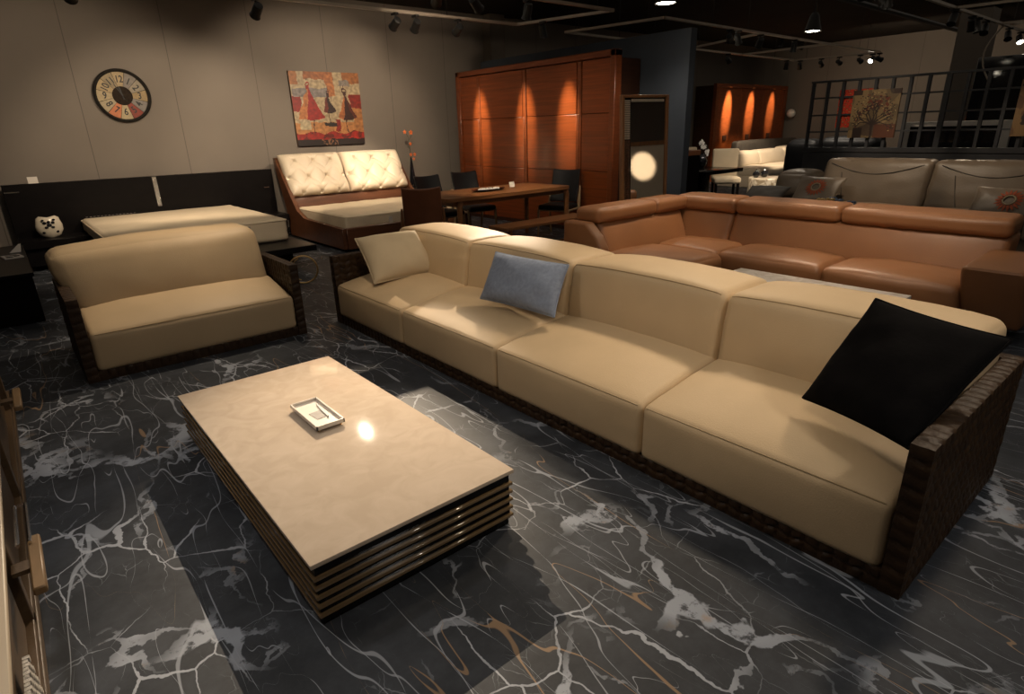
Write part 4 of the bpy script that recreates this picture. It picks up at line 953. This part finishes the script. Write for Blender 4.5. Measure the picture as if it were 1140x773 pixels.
# dark cabinet with amber back just beyond the partition
dc = thing('dark_cabinet', 'dark cabinet with amber wooden top band, just beyond the partition end', 'cabinet', (8.6, 5.9, 0))
obj('body', box(8.35, 8.82, 5.74, 6.10, 0, 1.12, .006, 1), M['blackwood'], dc, True); obj('top_band', box(8.34, 8.825, 5.735, 6.11, 1.12, 1.20, .006, 1), M['stove'], dc, True)
st = thing('stool', 'low pale stool with thin dark legs beside the partition end', 'stool', (9.15, 5.85, 0))
obj('seat', rbox(8.98, 9.38, 5.72, 6.1, .40, .48, .03, (0, 0, .01), 6), M['ivory'], st, True)
for sx in (9.02, 9.34):
    for sy in (5.76, 6.06): bm = B(); tube(bm, [(sx, sy, 0), (sx, sy, .41)], .012, 8); obj('leg', bm, M['lampblk'], st, True)
# wall lamp at the far corner
wl = thing('wall_lamp', 'small round pale wall lamp right of the distant wardrobe', 'lamp', (19.93, 9.7, 1.7))
bm = B(); tube(bm, [(.06, 0, 0), (-.06, 0, 0), (-.10, 0, .05)], .015, 8); obj('arm', bm, M['lampblk'], wl)
bm = B(); q = bmesh.ops.create_uvsphere(bm, u_segments=20, v_segments=12, radius=.13); bmesh.ops.translate(bm, verts=bm.verts[:], vec=(-.18, 0, .12)); obj('shade', bm, M['white'], wl)
# dark glass cabinet behind the screen at the right edge
gc = thing('glass_cabinet', 'tall dark smoked glass cabinet behind the grid screen at the right edge', 'cabinet', (15.0, 3.0, 0))
obj('body', box(14.8, 15.3, .8, 3.78, 0, 2.62, .01, 1), M['darkglass'], gc, True)
obj('shelf_light_strip', box(14.785, 14.8, 2.6, 2.7, 2.35, 2.40), M['white'], gc, True)
# added board out of frame, placed to give the mirror its reflection
fb = thing('framed_board', 'added wood framed cream board, placed for the standing mirror to reflect', 'board', (8.3, -.55, 0), PI+.15)
bm = B(); bx(bm, -.75, -.66, -.04, .04, 0, 1.75, .004, 1); bx(bm, .66, .75, -.04, .04, 0, 1.75, .004, 1); bx(bm, -.66, .66, -.04, .04, 1.67, 1.75, .004, 1); obj('frame', bm, M['mframe'], fb)
obj('panel', box(-.66, .66, -.02, .02, .05, 1.67), M['ivorylea'], fb)

# ---------------------------------------------------------------- foreground sideboard at left
sb = thing('display_cabinet', 'low oak display unit with cream top at the left edge of the photo', 'cabinet', (-.6, 2.4, 0))
obj('carcass', box(-.9, -.285, .3, 4.9, .0, .42, .004, 1), M['cabwood'], sb, True)
obj('cream_top', box(-.92, -.249, .25, 4.92, .42, .44, .004, 1), M['drapelt'], sb, True)
obj('plinth', box(-.30, -.249, .3, 4.9, .0, .05, .004, 1), M['cabwood'], sb, True)
bm = B()
for y in (.32, 1.30, 2.28, 3.26, 4.5): bx(bm, -.30, -.256, y, y+.06, .05, .42, .003, 1)
bx(bm, -.30, -.256, .32, 4.88, .38, .42, .003, 1); bx(bm, -.30, -.256, .32, 4.88, .05, .08, .003, 1); obj('face_frame', bm, M['cabwood'], sb, True)
for y0 in (1.40, 2.38, 3.36):
    d = obj('drawer', box(-.315, -.278, y0, y0+.84, .09, .39, .004, 1), M['cabwood'], sb, True)
hn = obj('handle', box(-.214, -.178, 2.08, 2.42, .285, .315, .005, 1), M['cabblock'], sb, True); obj('handle_neck', box(-.262, -.214, 2.22, 2.28, .292, .308), M['cabwood'], hn, True); obj('clasp', tube(B(), [(-.238, 2.36, .322), (-.238, 2.66, .322), (-.205, 2.66, .322), (-.205, 2.36, .322)], .007, 8), M['metal'], hn, True)
hn = obj('handle', box(-.208, -.172, 3.84, 4.16, .28, .31, .005, 1), M['cabblock'], sb, True); obj('handle_neck', box(-.262, -.208, 3.97, 4.03, .287, .303), M['cabwood'], hn, True)
bm = B()
for i in range(9):
    for j in range(26): bx(bm, -.258, -.246+.004*((i+j) % 2), 1.42+j*.016, 1.433+j*.016, .10+i*.02, .117+i*.02)
for i in range(1): pass
obj('woven_panel', bm, M['tan'], sb, True, smooth=False)

# ---------------------------------------------------------------- tracks, spots, pendants
ZR = 3.0
def railthing(label, segs, loc):
    t = thing('light_track', label, 'light track', loc)
    for (x0, y0, x1, y1) in segs:
        a = Vector((x0, y0)); b_ = Vector((x1, y1)); d = (b_-a).normalized(); s_ = Vector((-d.y, d.x))*.022; bm = B()
        prism(bm, [(a.x-s_.x, a.y-s_.y, ZR), (a.x+s_.x, a.y+s_.y, ZR), (b_.x+s_.x, b_.y+s_.y, ZR), (b_.x-s_.x, b_.y-s_.y, ZR)], (0, 0, .034)); obj('rail', bm, M['rail'], t, True, smooth=False)
        m_ = (a+b_)/2
        for q in (a+(b_-a)*.15, a+(b_-a)*.85):
            if q.x > -2 : bm = B(); tube(bm, [(q.x, q.y, ZR+.03), (q.x, q.y, 3.75)], .004, 5); obj('hanger', bm, M['lampblk'], t, True)
    return t
railthing('rectangular aluminium light track above the beds and wardrobe', [(-1.8, 7.32, 6.33, 7.32), (6.33, 7.32, 6.72, 5.84), (6.72, 5.84, -1.8, 5.75)], (2.2, 6.6, ZR))
railthing('aluminium light track above the wardrobe top and partition', [(7.50, 7.50, 9.1, 7.56), (7.50, 7.50, 7.79, 5.82), (7.79, 5.82, 16.2, 6.05), (16.2, 6.05, 16.0, 7.95), (16.0, 7.95, 9.1, 7.75), (13.35, 6.0, 13.45, 7.85), (10.63, 5.95, 11.3, 7.80)], (12, 6.8, ZR))
railthing('aluminium light track at the upper right in front of the grid screen', [(6.0, 3.10, 15.6, 3.24), (10.85, 3.15, 11.1, 1.4), (11.1, 1.4, 15.6, 1.5), (13.4, 3.18, 13.5, 1.45)], (10.8, 2.3, ZR))
railthing('added light track out of frame over the coffee table', [(-1.8, 3.3, 4.2, 3.3), (4.2, 3.3, 4.2, -1.5), (4.2, -1.5, -1.8, -1.5)], (1.5, 1.0, ZR))  # made-up track that carries the added near lamps
NL = [0]
proto = {}
def lampmesh():
    bm = B(); bx(bm, -.022, .022, -.05, .05, -.03, .0, .004, 1); tube(bm, [(0, 0, -.03), (0, 0, -.085)], .009, 8); proto['adapter'] = bm
def spot(x, y, target, power=0, ang=40, label=None, lit=True, blend=.6, col=WARM, zr=ZR, radius=.035, lens='lens'):
    """track spotlight: adapter, bracket, can, lens; aims at target"""
    t = thing('track_spotlight', label, 'spotlight', (x, y, zr))
    bm = B(); bx(bm, -.025, .025, -.055, .055, -.03, .0, .004, 1); tube(bm, [(0, 0, -.03), (0, 0, -.10)], .011, 8); obj('adapter', bm, M['lampblk'], t)
    piv = Vector((0, 0, -.12)); d = (Vector(target)-(Vector((x, y, zr))+piv)).normalized(); q = d.to_track_quat('-Z', 'Y').to_matrix().to_4x4(); mx = Matrix.Translation(piv) @ q
    bm = B(); lathe(bm, [(.028, .085), (.046, .075), (.050, .03), (.050, -.06), (.060, -.085), (.055, -.085), (.045, -.06), (.045, -.055)], 0, 0, 20)
    bm.transform(mx); c = obj('lamp_housing', bm, M['lampblk'], t); MATS[c.name] = Matrix.Identity(4)
    bm = B(); lathe(bm, [(.0445, -.056), (.047, -.070), (.001, -.078)], 0, 0, 20, cap=False); bm.transform(mx); obj('lens', bm, M['lens'] if lit else M['lampblk'], c)
    if power:
        l = bpy.data.lights.new('spot_beam', 'SPOT'); l.energy = power; l.spot_size = math.radians(ang); l.spot_blend = blend; l.color = col; l.shadow_soft_size = radius
        lo = bpy.data.objects.new('spot_beam', l); C.objects.link(lo); lo.parent = t; lo.matrix_local = mx @ Matrix.Translation((0, 0, -.10))
    return t
K = 1.0
# first rectangle: y=7.32 rail
spot(.95, 7.32, (.9, 10.6, 1.2), 130, 90, 'black spotlight at the top edge, leftmost of the first track', blend=.5)
spot(2.62, 7.32, (2.4, 10.6, .9), 240, 76, 'black spotlight hanging at the top edge between clock and painting', blend=.5)
spot(4.32, 7.32, (4.5, 10.55, 1.5), 250, 80, 'black spotlight hanging on the track above the tufted bed, left one of three', blend=.5)
spot(4.62, 7.32, (5.15, 10.2, 1.0), 420, 27, 'black spotlight tilted down on the track above the tufted bed, middle of three', blend=.8)
spot(5.28, 7.32, (5.9, 10.6, 1.6), 110, 90, 'black spotlight hanging on the track above the flower vase, right one of three', blend=.9, lit=False)
spot(6.40, 6.85, (7.1, 7.0, .6), 0, 24, 'black spotlight hanging on the short side of the first track', lit=False, blend=.9)
spot(3.95, 5.82, (6.4, 10.5, 1.4), 150, 70, 'white-lit spotlight at the top edge aimed right toward the wardrobe, left one', blend=.9)
spot(4.45, 5.82, (7.1, 6.9, 1.2), 60, 60, 'white-lit spotlight at the top edge aimed right toward the wardrobe, right one', blend=.9)
spot(6.35, 7.03, (7.1, 7.03, 1.72), 900, 18, 'ceiling spotlight above the frame shining on the third wardrobe door', blend=1, zr=3.745, lit=False)
spot(6.35, 8.04, (7.1, 8.04, 1.72), 900, 18, 'ceiling spotlight above the frame shining on the middle of the wardrobe', blend=1, zr=3.745, lit=False)
spot(6.35, 9.28, (7.1, 9.28, 1.72), 900, 18, 'ceiling spotlight above the frame shining on the left wardrobe door', blend=1, zr=3.745, lit=False)
spot(2.0, 5.80, (.62, 5.2, .4), 170, 60, 'added spotlight above the frame aimed at the loveseat', blend=1, lit=False, radius=.01)  # added lamp, brightens the loveseat
spot(5.2, 5.82, (5.5, 6.8, .8), 150, 50, 'added spotlight above the frame aimed at the dining table')  # added to lift the dining table
spot(3.97, 8.12, (.98, 2.5, .3), 3400, 19.5, 'ceiling spotlight above the frame aimed at the coffee table', blend=1, radius=.004, zr=3.745, lit=False)
spot(6.6, 7.2, (2.8, 3.95, .55), 1900, 19, 'added ceiling spotlight above the frame aimed at the far end of the long sofa', blend=1, zr=3.745, lit=False, radius=.02)  # added key lamp for the far sofa cushions
spot(1.7, 7.9, (1.9, 9.6, .55), 110, 60, 'added ceiling spotlight above the frame aimed at the bare mattress', blend=1, zr=3.745)  # added lamp for the mattress
spot(4.6, 7.9, (4.6, 9.0, .5), 130, 60, 'added ceiling spotlight above the frame aimed at the tufted bed mattress', blend=1, zr=3.745)  # added, lights the tufted bed from above
# second track
spot(9.60, 5.88, (16.6, 9.2, .6), 150, 30, 'white-lit spotlight right of the partition top, tilted left', blend=.7)
spot(9.85, 5.88, (12.15, 6.3, .3), 420, 24, 'white-lit spotlight right of the partition top, facing down', blend=.7)
spot(10.4, 7.78, (12.8, 8.0, 1.4), 0, 40, 'dark spotlight low between the two lit ones beyond the partition', lit=False)
spot(12.8, 7.83, (18.6, 9.0, .6), 0, 30, 'dark spotlight above the distant wardrobe, left of its top', lit=False, blend=.7)
for x_, p_, l_ in ((16.55, 1900, 'left'), (17.78, 1400, 'middle'), (19.0, 900, 'right')):
    spot(x_, 9.25, (x_-.12, 9.94, 1.95), p_, 18, 'dark ceiling spotlight above the %s door of the distant wardrobe' % l_, blend=.8, zr=3.745, lit=False)
spot(10.65, 5.93, (12.3, 7.7, .8), 60, 50, 'dark spotlight at the middle of the far track', lit=False)
spot(15.6, 7.93, (16.6, 8.6, .6), 420, 70, 'small white-lit spotlight above the right side of the distant wardrobe')
spot(16.02, 7.8, (18.5, 8.6, .6), 0, 50, 'dark spotlight just right of the small lit one at the far track', lit=False)
spot(16.06, 7.3, (20, 8, 1), 0, 60, 'dark spotlight near the far corner of the track', lit=False)
spot(16.10, 6.9, (20, 7.0, 2.0), 0, 60, 'dark spotlight on the far end rail, left of the grid screen top', lit=False)
spot(16.15, 6.45, (20, 6.6, 2.0), 80, 120, 'dark spotlight on the far end rail above the grid screen corner', lit=False)
spot(16.18, 6.2, (12.4, 6.4, .35), 750, 18, 'white-lit spotlight above the left end of the grid screen')
spot(16.2, 6.06, (20, 5.0, 2.0), 55, 120, 'dark spotlight just right of the lit one above the grid screen', lit=False)
# third track
spot(10.80, 3.16, (9.6, 3.2, .9), 0, 40, 'dark spotlight at the left of the upper right track', lit=False)
spot(8.35, 3.14, (9.60, 3.3, .95), 95, 44, 'added spotlight above the frame aimed at the left grey sofa back')  # added lamp for the light pool on the left back
spot(8.1, 3.14, (9.65, 1.7, .95), 80, 44, 'added spotlight above the frame aimed at the right grey sofa back')  # added lamp for the light pool on the right back
spot(11.80, 3.20, (13.6, 3.3, .2), 0, 40, 'large spotlight with visible lens on the upper right track')
spot(12.1, 3.20, (12.0, 2.6, .5), 0, 40, 'dark spotlight behind the large one on the upper right track', lit=False)
spot(14.0, 3.22, (12.0, 2.4, .5), 0, 40, 'dark spotlight left of the white-lit one near the right edge', lit=False)
spot(14.9, 3.24, (13.0, 2.0, .5), 0, 40, 'white-lit spotlight near the right edge of the photo')
spot(6.6, 3.11, (5.7, 1.8, .6), 90, 50, 'added spotlight above the frame aimed at the right seats of the tan sofa')  # added, lights the right tan seats
spot(6.2, 3.10, (5.4, 3.7, .6), 100, 50, 'added spotlight above the frame aimed at the corner of the tan sofa')  # added, lights the tan corner
spot(1.2, 5.80, (2.3, 8.3, .4), 90, 66, 'added spotlight above the frame aimed at the near ends of both beds', blend=1, lit=False)  # added fill for the bed sides that face the camera
spot(6.9, 3.12, (4.3, 1.9, .42), 130, 36, 'added spotlight above the frame aimed at the white marble low table', blend=.9)  # added because the marble top came out dark
spot(11.9, 5.95, (12.2, 6.35, .3), 70, 55, 'dark spotlight added on the far track to light the pale drum table', blend=1, lit=False)  # added lamp to brighten the near side of the drum
# near track, out of frame: added unseen lamps that light what is in view
spot(4.2, 3.2, (5.1, 4.0, .62), 75, 48, 'added spotlight out of frame aimed at the left section of the tan sofa', blend=.9)
spot(4.2, 1.7, (5.9, 2.0, .62), 110, 52, 'added spotlight out of frame aimed at the right section of the tan sofa', blend=.9)
spot(1.0, .6, (2.8, 2.0, .6), 58, 74, 'added spotlight out of frame aimed at the backs of the long sofa', blend=1, radius=.13)
spot(1.7, 3.3, (2.65, 4.2, .6), 70, 52, 'added spotlight out of frame aimed at the pillows on the long sofa', blend=1, radius=.02, lit=False)
spot(4.2, 2.7, (2.6, 2.3, .45), 150, 62, 'added spotlight out of frame aimed at the middle seats of the long sofa', blend=1, radius=.13)
spot(4.2, .6, (2.5, 1.1, .45), 105, 64, 'added spotlight out of frame aimed at the near seat of the long sofa', blend=1, radius=.13)
spot(4.2, -.9, (7.9, -.6, 1.0), 0, 20, 'added unlit spotlight out of frame near the mirror board', lit=False)  # added fixture, gives no light
spot(6.9, 3.12, (8.25, -.5, 1.28), 1800, 8, 'added spotlight out of frame aimed at the mirror board', blend=.5)  # added to put a bright spot on the board in the mirror
spot(7.6, 3.12, (10.0, 3.7, 1.7), 90, 30, 'added spotlight above the frame aimed at the tree painting', blend=.9)  # added to brighten the tree canvas
spot(12.6, 3.22, (11.0, 2.9, 1.2), 60, 60, 'added spotlight behind the grid screen over the framed headboard', blend=1, lit=False)  # added lamp to lift the dim area behind the screen
spot(-.2, 3.3, (.5, 1.7, 0), 70, 120, 'added spotlight out of frame over the near floor left', col=(1, .92, .84), blend=1, radius=.13, lit=False)  # added wide fill over the floor, left
spot(2.2, -1.5, (2.0, .6, 0), 70, 120, 'added spotlight out of frame over the near floor right', col=(1, .92, .84), blend=1, radius=.13)  # added wide fill over the floor, right
def pendant(x, y, z, label, power):
    t = thing('pendant_lamp', label, 'pendant lamp', (x, y, z))
    bm = B(); tube(bm, [(0, 0, .26), (0, 0, 3.75-z)], .012, 8); obj('rod', bm, M['lampblk'], t)
    bm = B(); lathe(bm, [(.04, .28), (.07, .24), (.10, .12), (.135, .0), (.128, .0), (.095, .11), (.03, .22)], 0, 0, 28, cap=True); obj('shade', bm, M['lampblk'], t)
    bm = B(); lathe(bm, [(.115, .012), (.10, .004), (.001, .0)], 0, 0, 24, cap=False); obj('diffuser', bm, M['lens'], t)
    l = bpy.data.lights.new('pendant_light', 'SPOT'); l.energy = power; l.spot_size = math.radians(130); l.spot_blend = .8; l.color = SOFT; l.shadow_soft_size = .1
    lo = bpy.data.objects.new('pendant_light', l); C.objects.link(lo); lo.parent = t; lo.location = (0, 0, -.03)
    return t
pendant(6.86, 5.12, 3.0, 'round black pendant lamp at the top edge above the wardrobe', 60)
pendant(11.13, 5.27, 3.0, 'round black pendant lamp hanging beyond the partition', 110)
# black conduits and a loose cable
bm = B(); tube(bm, [(x, 4.7+.02*x, 3.45) for x in (5, 9, 14, 19)], .05, 8); o = tag(obj('ceiling_pipe', bm, M['lampblk']), 'long black pipe running under the dark ceiling beyond the pendants', 'pipe')
bm = B(); tube(bm, [(5.6+.22*k, 5.2+.05*k, 3.16+.07*math.sin(k*.7)+.02*k) for k in range(16)], .012, 6); tag(obj('ceiling_cable', bm, M['rail']), 'wavy grey cable slung above the first pendant lamp', 'cable')
bm = B(); tube(bm, [(13.5-.03*math.sin(k*PI/8), 3.2+.18*math.sin(k*PI/9)+.0, 3.0-.9*k/9) for k in range(10)], .014, 6); tag(obj('hanging_cable', bm, M['rail']), 'loose cable hanging from the upper right track', 'cable')
